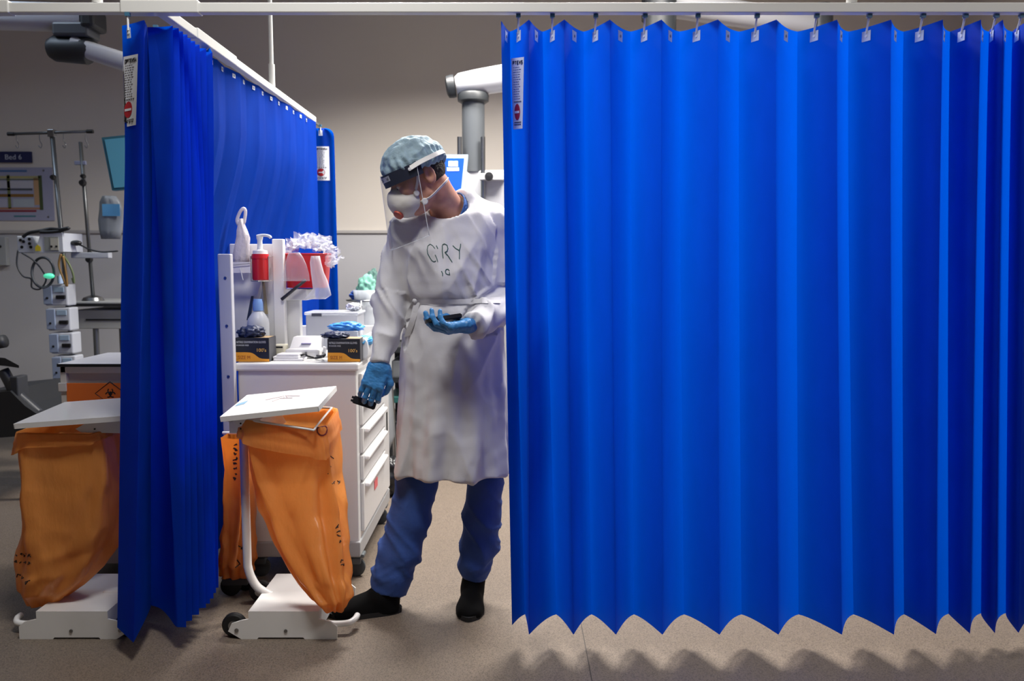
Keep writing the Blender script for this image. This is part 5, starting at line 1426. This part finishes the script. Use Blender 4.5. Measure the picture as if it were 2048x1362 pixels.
for v in bm.verts:
    k = 1 - 0.35 * (abs(v.co.z) * 2) ** 2; v.co = Vector(((x0 + x1) / 2 + v.co.x * 0.055 * k + 0.003 * noise.noise(v.co * 4), 3.43 + v.co.y * 0.12, zc + 0.045 + v.co.z * 0.09))
MB().bm(bm).build('pack', mat('pack_white', '#e6eaee', 0.35), e, smooth=True)
sb = crumple('blue_wrap', (0.004 + (x0 + x1) / 2, 3.43, zc + 0.075), (0.030, 0.05, 0.018), mat('wrap_sky', '#5fb4ee', 0.4), 2.2, 0.5, 1.8, parent=e)

# ------------------------------------------------------------------ background right: pendant, monitor, shelves
m_pgrey = mat('pendant_grey', '#54585c', 0.4)
m_pdark = mat('pendant_dark', '#2c2f32', 0.45)
m_pwhite = mat('pendant_white', '#c9cace', 0.35, coat=0.2)
yq = 5.2
e = empty('ceiling_pendant', P(945, 300, yq), 'ceiling pendant with white swing arm and grey column behind the person', 'medical pendant')
xc = XZ(947, yq, 1.9)
MB().cyl((xc, yq, Z(345, yq)), (xc, yq, Z(203, yq)), 0.070, n=28).build('column', m_pgrey, e, angle=40)
MB().lathe((xc, yq, Z(207, yq)), [(0, 0), (0.075, 0), (0.095, 0.012), (0.097, 0.045), (0.09, 0.06), (0, 0.06)], 28).build('collar', m_pdark, e, angle=40)
a, b_ = P(912, 172, yq), P(1320, 105, yq)
ax = (b_ - a).normalized()
rings = []
for t, rw, rh in ((0, 0.05, 0.055), (0.02, 0.075, 0.072), (0.1, 0.085, 0.078), (0.25, 0.085, 0.082), (1.0, 0.085, 0.088)):
    c = a.lerp(b_, t); rings.append([c + Vector((0, rw * math.cos(k), 0)) + Vector((-ax.z, 0, ax.x)) * rh * math.sin(k) for k in [2 * math.pi * i / 24 for i in range(24)]])
MB().loft(rings, True).build('swing_arm', m_pwhite, e, angle=40)
MB().lathe(P(910, 172, yq) , [(0, 0), (0.068, 0), (0.070, 0.02), (0.066, 0.045), (0.045, 0.055), (0, 0.056)], 24, -ax).build('end_cap', m_pdark, e, angle=40)
MB().cyl((b_.x, yq, b_.z - 0.12), (b_.x, yq, CEIL), 0.095, n=24).build('ceiling_column', m_pdark, e, angle=40)
for px in (921, 967):
    x = XZ(px, yq, 1.9); MB().cyl((x, yq - 0.085, Z(470, yq)), (x, yq - 0.085, Z(278, yq)), 0.014, n=12).build('rail_pole', m_steel, e, angle=40)
MB().box((XZ(928, yq, 1.8), yq - 0.06, Z(520, yq)), (XZ(1040, yq, 1.8), yq + 0.2, Z(342, yq)), 0.012).build('service_head', m_pwhite, e)
kb = P(978, 353, yq - 0.13)
MB().lathe(kb, [(0, 0), (0.024, 0), (0.027, 0.008), (0.024, 0.025), (0, 0.027)], 14, (0, -1, 0)).build('clamp_knob', m_dark_pl, e, angle=40)
MB().box((XZ(961, yq, 1.8), yq - 0.125, kb.z - 0.02), (XZ(1010, yq, 1.8), yq - 0.062, kb.z + 0.02), 0.004).build('clamp', m_pwhite, e)
# second arm over the front curtain
e2 = empty('ceiling_pendant', P(1480, 45, 5.4), 'white ceiling arm with grey joints seen above the front curtain', 'medical pendant')
a, b_ = P(1345, 8, 5.4), P(1625, 50, 5.4)
MB().tube([a, b_], [0.085, 0.075], 20).build('arm', m_pwhite, e2, angle=40)
MB().cyl(b_ + Vector((0.05, 0, -0.25)), b_ + Vector((0.05, 0, 0.12)), 0.075, n=20).build('joint', m_pgrey, e2, angle=40)
MB().cyl((a.x - 0.10, 5.4, a.z - 0.10), (a.x - 0.10, 5.4, CEIL), 0.095, n=20).build('ceiling_column', m_pdark, e2, angle=40)
# monitor
ym = 4.9
e = empty('patient_monitor', P(900, 400, ym), 'white framed monitor with blue screen behind the person', 'monitor')
z0, z1 = Z(420, ym), Z(309, ym); x0, x1 = XZ(800, ym, 1.85), XZ(936, ym, 1.85)
sk = 0.03
def mon(a, c, y, dy): return [(x0 + a - sk * 0, y, z0 + a), (x1 - a - sk, y, z0 + a), (x1 - a, y, z1 - a), (x0 + a, y, z1 - a)]
MB().prism(mon(0, 0, ym, 0), (0, 0.05, 0)).build('frame', mat('monitor_frame', '#b8d3e6', 0.4), e)
scrm = MB().prism(mon(0.022, 0, ym - 0.001, 0), (0, -0.001, 0)).build('screen', mat('screen_blue', '#1d55d8', 0.3, emit=0.5), e)
m_logo = mat('logo_white', '#e8f2ff', 0.4, emit=0.4)
for py0, py1, a, b_ in ((322, 333, 897, 916), (335, 342, 894, 918)):
    MB().box((XZ(a, ym, 1.85), ym - 0.0035, Z(py1, ym)), (XZ(b_, ym, 1.85), ym - 0.0022, Z(py0, ym)), 0.0).build('screen_logo', m_logo, scrm)
MB().box(((x0 + x1) / 2 - 0.03, ym + 0.05, (z0 + z1) / 2 - 0.03), ((x0 + x1) / 2 + 0.03, ym + 0.23, (z0 + z1) / 2 + 0.03), 0.005).build('mount', m_pgrey, e)
MB().tube([((x0 + x1) / 2, ym + 0.22, (z0 + z1) / 2), ((x0 + x1) / 2, ym + 0.22, 0.05)], 0.022, 12).build('stand_post', m_pgrey, e, smooth=True)
MB().lathe(((x0 + x1) / 2, ym + 0.22, 0), [(0, 0), (0.22, 0), (0.22, 0.02), (0.05, 0.06), (0, 0.06)], 24).build('stand_base', m_pdark, e, angle=40)
# dark shelf trolley between arm and gown
yt = 5.3
e = empty('shelf_trolley', (XZ(840, yt, 0.5), yt + 0.2, 0), 'dark shelf trolley glimpsed between the sleeve and the gown', 'trolley')
x0, x1 = XZ(772, yt, 0.8), XZ(990, yt, 0.8)
for i, py in enumerate((700, 760, 800, 850)):
    MB().box((x0, yt, Z(py, yt) - 0.02), (x1, yt + 0.4, Z(py, yt) + 0.02), 0.004).build('shelf', m_pdark if i != 2 else mat('shelf_teal', '#2f6a66', 0.5), e)
for x in (x0, x1 - 0.03):
    for y in (yt, yt + 0.37): MB().box((x, y, 0.0), (x + 0.03, y + 0.03, Z(690, yt)), 0.003).build('upright', mat('trolley_dark', '#26282b', 0.5), e)
MB().box((x0 + 0.02, yt + 0.36, 0.1), (x1 - 0.02, yt + 0.37, Z(690, yt))).build('back_panel', mat('trolley_back', '#303236', 0.6), e)
MB().box((x0 + 0.03, yt + 0.02, Z(758, yt) + 0.0), (x1 - 0.05, yt + 0.3, Z(722, yt)), 0.01).build('stored_box', mat('stored_grey', '#7b7f82', 0.5), e)
cb = crumple('refuse_bag', (-0.665, 4.55, 0.095), (0.075, 0.075, 0.11), mat('bag_black', '#1a1b1d', 0.3, bump=0.3, bump_scale=40), 1.7, 0.28, 2.0, flat=-0.0945)
one(cb, 'black plastic bag slumped on the floor behind the cart', 'bag')
# clear sack on stand with green and blue waste
yg = 4.95
xg = XZ(735, yg, 0.95)
e = empty('clear_sack', (xg, yg, 0), 'clear waste sack holding green and blue gowns by the dado wall', 'bag')
rings = []
for z, r_ in ((0.10, 0.10), (0.25, 0.15), (0.55, 0.15), (0.85, 0.135), (Z(612, yg), 0.10), (Z(598, yg), 0.075), (Z(580, yg), 0.085)):
    rings.append([Vector((xg + math.cos(t) * r_ * (1 + 0.2 * noise.noise((math.cos(t) * 3, math.sin(t) * 3, z * 6))), yg + math.sin(t) * r_ * (1 + 0.2 * noise.noise((math.cos(t) * 3, math.sin(t) * 3, z * 6 + 4))), z)) for t in [2 * math.pi * k / 32 for k in range(32)]])
MB().loft(rings, True).build('sack', clear_film('sack_film', '#b9bfc4', 0.62, 0.25), e, smooth=True)
crumple('green_gown', P(737, 580, yg), (0.055, 0.05, 0.075), mat('gown_green', '#6fa896', 0.7), 3.9, 0.5, 1.8, parent=e)
crumple('dark_green_wrap', P(748, 575, yg + 0.03), (0.045, 0.045, 0.085), mat('wrap_dark_green', '#3c5f58', 0.7), 7.7, 0.5, 1.9, parent=e)
crumple('blue_wrap', P(714, 591, yg), (0.035, 0.03, 0.028), mat('wrap_blue', '#2c55a8', 0.6), 9.1, 0.5, 1.8, parent=e)
for k in range(3):
    t = 2 * math.pi * k / 3 + 0.4
    MB().tube([(xg + 0.17 * math.cos(t), yg + 0.17 * math.sin(t), 0.0), (xg + 0.12 * math.cos(t), yg + 0.12 * math.sin(t), Z(600, yg))], 0.008, 8).build('stand_leg', m_steel, e, smooth=True)
MB().tube([(xg + 0.12 * math.cos(t), yg + 0.12 * math.sin(t), Z(600, yg)) for t in [2 * math.pi * k / 24 for k in range(25)]], 0.006, 6).build('stand_ring', m_steel, e, smooth=True)
# ------------------------------------------------------------------ the neighbouring bay at left
# bed sign and wall chart
e = empty('bed_sign', P(0, 325, WB - 0.01), 'navy wall sign reading Bed 6', 'sign')
x0, x1 = XZ(-70, WB - .02, 2.1), XZ(63, WB - .02, 2.1); z0, z1 = Z(325, WB - .02), Z(303, WB - .02)
MB().box((x0, WB - 0.02, z0), (x1, WB - 0.0005, z1), 0.002).build('plate', mat('sign_navy', '#1b2456', 0.45), e)
text('sign_word', 'Bed 6', mat('sign_white', '#c9cfdd', 0.5), e, (XZ(10, WB - .02, 2.1), WB - 0.0215, z0 + (z1 - z0) * 0.28), (1, 0, 0), (0, 0, 1), (z1 - z0) * 0.66, width=XZ(43, WB - .02, 2.1) - XZ(10, WB - .02, 2.1))
e = empty('wall_chart', P(20, 440, WB - 0.01), 'pale lilac wall chart with coloured bands under the bed sign', 'poster')
yy = WB - 0.008
def chart(a, b_, c, d, col, nm, lift=0.001):
    return MB().box((XZ(a, yy, 1.8), yy - lift, Z(d, yy)), (XZ(b_, yy, 1.8), yy - lift + 0.0012, Z(c, yy))).build(nm, mat('chart_' + col.strip('#'), col, 0.5), e)
MB().box((XZ(-110, yy, 1.8), yy, Z(441, yy)), (XZ(107, yy, 1.8), WB - 0.0005, Z(335, yy))).build('sheet', mat('chart_lilac', '#a9abc4', 0.45), e)
for a, b_, c, d, col, nm in ((-100, 57, 340, 344, '#4f74a8', 'title_band'), (-90, 82, 352, 357, '#b9b27a', 'band'), (-90, 80, 358, 360, '#5f6638', 'band'), (-90, 68, 362, 376, '#c9c9d2', 'cell'), (16, 22, 350, 417, '#7d8450', 'column'),
                              (-90, 66, 377, 381, '#555a62', 'band'), (-90, 68, 388, 394, '#8f6a34', 'band'), (26, 68, 398, 414, '#b9c4cc', 'cell'), (-90, 14, 398, 414, '#c0c0d2', 'cell'), (69, 79, 356, 410, '#c9a27a', 'side_column'), (79, 86, 351, 420, '#4c5a38', 'side_strip'),
                              (-90, 80, 415, 419, '#b98a6e', 'band'), (-90, 72, 420, 424, '#93323f', 'band'), (26, 70, 431, 434, '#43808a', 'footer_band')):
    chart(a, b_, c, d, col, nm)
for px, py in ((90, 341), (95, 434)):
    MB().cyl((XZ(px, yy, 1.8), yy - 0.003, Z(py, yy)), (XZ(px, yy, 1.8), yy, Z(py, yy)), 0.008, n=10).build('pin', m_steel, e)
e = empty('wall_box', P(5, 530, WB - .02), 'pale grey wall box at the left edge under the chart', 'wall box')
MB().box((XZ(-40, WB - .05, 1.3), WB - 0.06, Z(531, WB - .05)), (XZ(15, WB - .05, 1.3), WB - 0.0125, Z(474, WB - .05)), 0.006).build('casing', mat('box_pale', '#a9adaf', 0.5), e)
MB().cyl((XZ(2, WB - .06, 1.3), WB - 0.066, Z(493, WB - .06)), (XZ(2, WB - .06, 1.3), WB - 0.06, Z(493, WB - .06)), 0.012, n=12).build('button', m_dark_pl, e)

m_pole = mat('pole_grey', '#6b6e70', 0.35, 0.7)
# drip stand
yi = 5.2
top = P(104, 266, yi); d = (P(131, 560, yi) - top).normalized(); bot = top + d * ((top.z - 0.10) / -d.z)
e = empty('drip_stand', (bot.x, bot.y, 0), 'tall drip stand with four-hook crossbar beside the wall chart', 'stand')
MB().tube([top, bot], 0.014, 12).build('pole', m_pole, e, smooth=True)
a, b_ = P(22, 268, yi), P(180, 263, yi)
MB().tube([a, b_], 0.009, 10).build('crossbar', m_pole, e, smooth=True)
for q in (a, b_):
    MB().cyl(q - Vector((0.02, 0, 0)), q + Vector((0.02, 0, 0)), 0.012, n=10).build('end_cap', m_dark_pl, e)
MB().box(top - Vector((0.02, 0.02, 0.025)), top + Vector((0.02, 0.02, 0.02)), 0.004).build('cross_joint', m_steel, e)
for px in (33, 79, 127, 171):
    p = P(px, 268, yi)
    MB().tube(spline([p, p + Vector((0, 0, -0.04)), p + Vector((0.012, 0, -0.065)), p + Vector((0.004, 0, -0.085)), p + Vector((-0.01, 0, -0.07))], 4), 0.003, 6).build('hook', m_steel, e, smooth=True)
kp = P(108, 355, yi - 0.02); MB().lathe(kp, [(0, 0), (0.016, 0), (0.018, 0.01), (0.012, 0.028), (0, 0.028)], 12, (0, -1, 0)).build('knob', m_dark_pl, e, angle=40)
for k in range(5):
    t = 2 * math.pi * k / 5 + 0.9; q = Vector((bot.x + 0.22 * math.cos(t), bot.y + 0.22 * math.sin(t), 0.055))
    MB().tube([bot, q], [0.018, 0.012], 8).build('foot', m_pole, e, smooth=True)
    MB().lathe((q.x, q.y - 0.01, 0.028), [(0, 0), (0.028, 0), (0.028, 0.02), (0, 0.02)], 14, (0, 1, 0)).build('castor', m_rub, e, angle=40)
# infusion pumps clamped on the pole
m_pump = mat('pump_white', '#c3c8cf', 0.45); m_pumpb = mat('pump_blue_grey', '#8f9db4', 0.45)
for i, (c0, c1) in enumerate(((568, 612), (614, 662), (664, 708), (710, 760))):
    yq = yi - 0.10; xa = XZ(94 + i * 3.5, yq, 1.0); xb = XZ(140 + i * 3, yq, 1.0); z0, z1 = Z(c1, yq), Z(c0, yq)
    nm = ('topmost', 'second', 'third', 'lowest')[i]
    q = empty('infusion_pump', ((xa + xb) / 2, yq, z0), 'white infusion pump clamped on the drip stand, %s of four' % nm, 'pump', 'infusion pumps on the drip stand')
    MB().box((xa, yq - 0.02, z0 + 0.003), (xb, yq + 0.085, z1 - 0.003), 0.008).build('casing', m_pump, q)
    MB().box((xa - 0.004, yq - 0.028, z0 + 0.012), (xa + 0.05, yq - 0.018, z1 - 0.012), 0.003).build('door', m_pumpb, q)
    MB().box((xa + 0.075, yq - 0.034, z0 + 0.045), (xb - 0.01, yq - 0.018, z0 + 0.068), 0.005).build('lever', m_dark_pl, q)
    MB().cyl((xa + 0.022, yq - 0.031, z0 + 0.05), (xa + 0.022, yq - 0.027, z0 + 0.05), 0.007, n=10).build('knob', m_dark_pl, q)
    MB().box((xa + 0.06, yq - 0.024, z1 - 0.05), (xb - 0.02, yq - 0.0195, z1 - 0.018), 0.002).build('display', mat('pump_display', '#9fb6c9', 0.2), q)
# syringe on top pump, clamp
e = empty('syringe_driver', P(121, 568, yi - 0.1), 'slim pale blue syringe standing above the topmost pump', 'syringe')
MB().cyl(P(121, 567, yi - 0.12), P(120, 512 + 40, yi - 0.12), 0.016, n=14).build('barrel', mat('syringe_blue', '#b9d2ee', 0.3), e, angle=40)
MB().cyl(P(120, 552, yi - 0.12), P(120, 544, yi - 0.12), 0.006, n=10).build('nozzle', m_white_pl, e, angle=40)
# bedside monitor module with cables on top
ym = 4.95
x0, x1 = XZ(74, ym, 1.5), XZ(124, ym, 1.5); z0, z1 = Z(506, ym), Z(466, ym)
e = empty('monitor_module', ((x0 + x1) / 2, ym + 0.1, z0), 'white patient monitor module with yellow sticker on the drip stand', 'medical device')
MB().prism([(x0 - 0.02, ym, z0), (x1, ym, z0 + 0.008), (x1, ym, z1), (x0 + 0.02, ym, z1)], (0.03, 0.17, 0)).build('casing', m_pump, e)
MB().box((XZ(88, ym, 1.5), ym - 0.003, Z(502, ym)), (XZ(116, ym, 1.5), ym + 0.001, Z(474, ym))).build('recess', mat('module_grey', '#8b8f88', 0.5), e)
MB().box((XZ(100, ym, 1.5), ym - 0.005, Z(500, ym)), (XZ(116, ym, 1.5), ym - 0.0025, Z(476, ym))).build('port_plate', mat('module_cream', '#b5b3a4', 0.5), e)
for px in (102, 112):
    MB().cyl((XZ(px, ym, 1.5), ym - 0.007, Z(493, ym)), (XZ(px, ym, 1.5), ym - 0.005, Z(493, ym)), 0.007, n=10).build('port', m_hole, e)
MB().prism([(XZ(69, ym, 1.5), ym - 0.003, Z(502, ym)), (XZ(80, ym, 1.5), ym - 0.003, Z(502, ym)), (XZ(80, ym, 1.5), ym - 0.003, Z(494, ym)), (XZ(74, ym, 1.5), ym - 0.003, Z(489, ym)), (XZ(69, ym, 1.5), ym - 0.003, Z(494, ym))], (0, -0.001, 0)).build('warning_sticker', mat('sticker_yellow', '#c9b52c', 0.5), e)
MB().box((XZ(28, ym, 1.5), ym + 0.02, Z(506, ym)), (XZ(62, ym, 1.5), ym + 0.12, Z(472, ym)), 0.006).build('side_module', m_pump, e)
for px, py in ((36, 480), (42, 483), (54, 478), (54, 487), (38, 494), (56, 494)):
    MB().cyl((XZ(px, ym, 1.5), ym + 0.016, Z(py, ym)), (XZ(px, ym, 1.5), ym + 0.021, Z(py, ym)), 0.009, n=10).build('socket', m_hole, e)
MB().box((XZ(36, ym, 1.5), ym + 0.10, z0 + 0.02), (x0 + 0.03, ym + 0.16, z0 + 0.05)).build('link_bar', m_pole, e)
MB().box((XZ(112, ym, 1.5), ym + 0.15, Z(516, ym)), (XZ(190, ym, 1.5), ym + 0.20, Z(504, ym)), 0.004).build('rail_clamp', m_pump, e)
# cables
def cable(name, pts, r, col, label, Y):
    o = MB().tube(spline([P(px, py, Y + dy) for px, py, dy in pts], 7), r, 8).build(name, mat('cable_' + col.strip('#'), col, 0.5), None, smooth=True)
    return one(o, label, 'cable')
cable('hanging_cable', [(46, 474, 0), (58, 466, 0), (78, 462, 0), (100, 458, 0.02), (120, 459, 0), (138, 456, 0), (120, 462, 0), (98, 464, 0.0), (80, 464, 0)], 0.010, '#1d1f22', 'black cable bundle lying over the monitor module', ym)
cable('hanging_cable', [(62 + 22 * math.cos(t) + 24, 545 + 30 * math.sin(t), 0.02 * math.sin(2 * t)) for t in [i * math.pi / 6 for i in range(14)]], 0.008, '#3b4046', 'big dark cable loop hanging below the monitor module', ym)
cable('hanging_cable', [(36, 500, 0), (34, 530, 0), (46, 552, 0), (62, 558, 0), (64, 575, 0), (80, 578, 0), (92, 560, 0), (84, 540, 0), (66, 520, 0), (44, 506, 0)], 0.005, '#30343a', 'thin cable trailing from the side module sockets', ym)
cable('hanging_cable', [(122, 508, 0), (118, 530, 0), (126, 555, 0), (134, 572, 0), (132, 545, 0), (126, 512, 0)], 0.007, '#8a6a38', 'tan and orange lead hanging right of the cable loop', ym)
cable('hanging_cable', [(126, 510, 0.02), (138, 528, 0), (146, 548, 0), (148, 566, 0), (144, 556, 0)], 0.006, '#5d6a45', 'olive lead with end plugs hanging beside the stand pole', ym)
cable('hanging_cable', [(138, 470, 0), (152, 486, 0), (165, 492, 0), (180, 499, 0), (205, 504, 0), (236, 502, 0)], 0.005, '#23262a', 'black lead running right from the module to the second stand', ym + 0.1)
oc = crumple('hanging_connector', P(152, 486, ym + 0.08), (0.034, 0.02, 0.016), m_dark_pl, 1.0, 0.1, 1.5, 3); one(oc, 'black oval connector on the lead right of the monitor module', 'connector')
gl = crumple('indicator_lamp', P(98, 552, ym - 0.02), (0.030, 0.02, 0.016), mat('lamp_green', '#58e0b0', 0.3, emit=0.6), 2.0, 0.15, 1.5, 3)
one(gl, 'small green glowing indicator inside the cable loop', 'lamp')
# second stand
y2 = 5.5
top = P(161, 284, y2); d = (P(185, 590, y2) - top).normalized(); bot = P(186, 592, y2)
e = empty('drip_stand', (bot.x, y2, bot.z), 'slim chrome pole with black knobs standing on the bedside cabinet', 'stand')
MB().tube([top, bot], 0.012, 12).build('pole', m_pole, e, smooth=True)
for px, py, r_ in ((168, 353, 0.016), (167, 366, 0.024), (181, 507, 0.016), (180, 519, 0.024)):
    MB().lathe(P(px, py, y2 - 0.015), [(0, 0), (r_ * .9, 0), (r_, 0.01), (r_ * .7, 0.03), (0, 0.03)], 14, (0, -1, 0)).build('knob', m_dark_pl, e, angle=40)
MB().box(P(150, 330, y2) - Vector((0, 0.01, 0)), P(172, 322, y2) + Vector((0, 0.01, 0)), 0.003).build('clamp', mat('clamp_bluegrey', '#7d84a0', 0.4), e)
MB().lathe((bot.x, y2, bot.z - 0.03), [(0, 0), (0.07, 0), (0.06, 0.02), (0.02, 0.035), (0, 0.035)], 18).build('foot_plate', m_steel, e, angle=40)
# bedside cabinet
zc2 = bot.z - 0.031
x0, x1 = XZ(140, 5.4, zc2), XZ(300, 5.4, zc2)
e = empty('bedside_table', ((x0 + x1) / 2, 5.6, 0), 'grey bedside table with dark edge behind the clinical waste bin', 'table')
MB().box((x0, 5.36, zc2 - 0.03), (x1, 5.85, zc2), 0.004).build('top', mat('table_grey', '#9d9f9e', 0.4), e)
MB().box((x0 - 0.002, 5.357, zc2 - 0.032), (x1, 5.361, zc2 - 0.012)).build('edge_strip', m_dark_pl, e)
MB().box((x0 + 0.03, 5.40, zc2 - 0.18), (x1 - 0.02, 5.80, zc2 - 0.055), 0.004).build('drawer', mat('drawer_grey', '#a2a39f', 0.45), e)
MB().box((x0 + 0.10, 5.394, zc2 - 0.125), (x1 - 0.08, 5.40, zc2 - 0.115)).build('drawer_groove', m_dark_pl, e)
for x in (x0 + 0.15, x1 - 0.06):
    for y in (5.42, 5.78): MB().cyl((x, y, 0), (x, y, zc2 - 0.05), 0.018, n=12).build('leg', m_pole, e, angle=40)
# drip bag and the side monitor
o = hang_bag('hanging_fluid_bag', [(392, 205, 232), (404, 200, 240), (420, 198, 246), (440, 197, 246), (460, 198, 244), (478, 202, 240)], 5.3, 0.03, 'clear drip bag with blue print hanging by the curtain edge', 3.0, mat('fluid_bag', '#9aa0a6', 0.3, translucent=0.3))
MB().box((XZ(205, 5.26, 1.55), 5.264, Z(432, 5.26)), (XZ(240, 5.26, 1.55), 5.268, Z(408, 5.26))).build('printed_label', mat('bag_label', '#5b9ac6', 0.5), o)
ym = 5.0
e = empty('patient_monitor', P(240, 380, ym), 'teal edged screen on wall arm beside the drip bag', 'monitor')
c = [P(203, 275, ym), P(330, 262, ym), P(345, 372, ym), P(224, 381, ym)]
MB().prism([c[3], c[2], c[1], c[0]], (0, 0.045, 0)).build('frame', mat('monitor_teal', '#2f6170', 0.4), e)
ci = [p.lerp(sum(c, Vector()) / 4, 0.09) + Vector((0, -0.002, 0)) for p in c]
MB().prism([ci[3], ci[2], ci[1], ci[0]], (0, -0.001, 0)).build('screen', mat('screen_teal', '#4f8aa0', 0.25, emit=0.12), e)
cc = sum(c, Vector()) / 4
MB().tube([cc + Vector((0, 0.04, 0)), cc + Vector((0.1, 0.4, 0)), (cc.x + 0.1, WB - 0.02, cc.z)], 0.025, 10).build('wall_arm', m_pgrey, e, smooth=True)
# ceiling pendant at top left
yq = 5.0
e = empty('ceiling_pendant', P(140, 100, yq), 'white ceiling arm with dark grey joint heads at top left', 'medical pendant')
def slab_arm(name, a, b_, hw, hh, m):
    ax = (b_ - a).normalized(); nz = Vector((-ax.z, 0, ax.x))
    if nz.z < 0: nz = -nz
    rg = [[p + Vector((0, hw * math.copysign(abs(math.cos(t)) ** 0.6, math.cos(t)), 0)) + nz * hh * math.copysign(abs(math.sin(t)) ** 0.6, math.sin(t)) for t in [2 * math.pi * i / 20 for i in range(20)]] for p in (a, b_)]
    return MB().loft(rg, True).build(name, m, e, angle=40)
slab_arm('upper_arm', P(-60, 30, yq), P(172, 36, yq), 0.08, 0.075, m_pwhite)
slab_arm('lower_arm', P(150, 92, yq), P(330, 150, yq), 0.07, 0.052, m_pwhite)
MB().box(P(174, 62, yq) - Vector((0, 0.09, 0)), P(200, 20, yq) + Vector((0, 0.09, 0)), 0.02).build('knuckle', m_pdark, e)
MB().box(P(118, 78, yq) - Vector((0, 0.08, 0)), P(188, 50, yq) + Vector((0, 0.08, 0)), 0.015).build('joint_block', m_pgrey, e)
MB().tube([P(100, 97, yq), P(112, 97, yq), P(176, 102, yq), P(184, 106, yq)], [0.055, 0.075, 0.078, 0.07], 22).build('joint_head', m_pdark, e, angle=40)
MB().cyl(P(-60, 20, yq), Vector((P(-60, 20, yq).x, yq, CEIL)), 0.09, n=20).build('ceiling_column', m_pdark, e, angle=40)
# dark recliner at the left edge
yc = 4.4
e = empty('recliner_chair', (XZ(10, yc, 0.4), yc + 0.2, 0), 'dark recliner chair with padded arm at the left edge', 'chair')
m_rec = mat('recliner_dark', '#26282b', 0.55); m_recf = mat('recliner_frame', '#3a3d41', 0.4)
def Q(px, py, dy=0): return P(px, py, yc + dy)
MB().loft([[Q(-60, 710), Q(-60, 726), Q(-60, 726, 0.12), Q(-60, 710, 0.12)], [Q(10, 716), Q(10, 732), Q(10, 732, 0.12), Q(10, 716, 0.12)], [Q(38, 731), Q(38, 736), Q(38, 736, 0.12), Q(38, 731, 0.12)]], True).build('arm_pad', m_rec, e)
MB().tube([Q(-40, 690), Q(0, 684), Q(10, 682)], 0.035, 12).build('headrest', m_rec, e, smooth=True)
MB().tube(spline([Q(6, 740, 0.06), Q(18, 762, 0.06), Q(30, 785, 0.06), Q(55, 808, 0.06), Q(78, 828, 0.06)], 5), 0.030, 10).build('side_frame', m_recf, e, smooth=True)
MB().box((Q(14, 760).x, yc + 0.02, Q(14, 800).z), (Q(30, 760).x, yc + 0.12, Q(14, 755).z), 0.006).build('arm_post', m_recf, e)
MB().prism([Q(-60, 790), Q(20, 782), Q(50, 812), Q(80, 832), Q(70, 870), Q(-60, 880)], (0, 0.5, 0)).build('seat', m_rec, e)
for px in (-30, 60):
    for dy in (0.05, 0.45):
        p = Q(px, 868, dy); MB().tube([p, (p.x, p.y, 0.0)], 0.022, 10).build('leg', m_recf, e, smooth=True)
e = empty('base_unit', (XZ(97, 4.92, 0.4), 4.97, 0), 'low navy base unit with green light left of the waste bin', 'medical device')
MB().box((XZ(82, 4.92, 0.4), 4.92, 0.0), (XZ(112, 4.92, 0.4), 5.02, Z(792, 4.92)), 0.02).build('casing', mat('unit_navy', '#18233f', 0.4), e)
MB().cyl((XZ(89, 4.92, 0.4), 4.915, Z(797, 4.92)), (XZ(89, 4.92, 0.4), 4.92, Z(797, 4.92)), 0.012, n=12).build('light', mat('lamp_teal', '#7fe6d8', 0.3, emit=1.5), e)
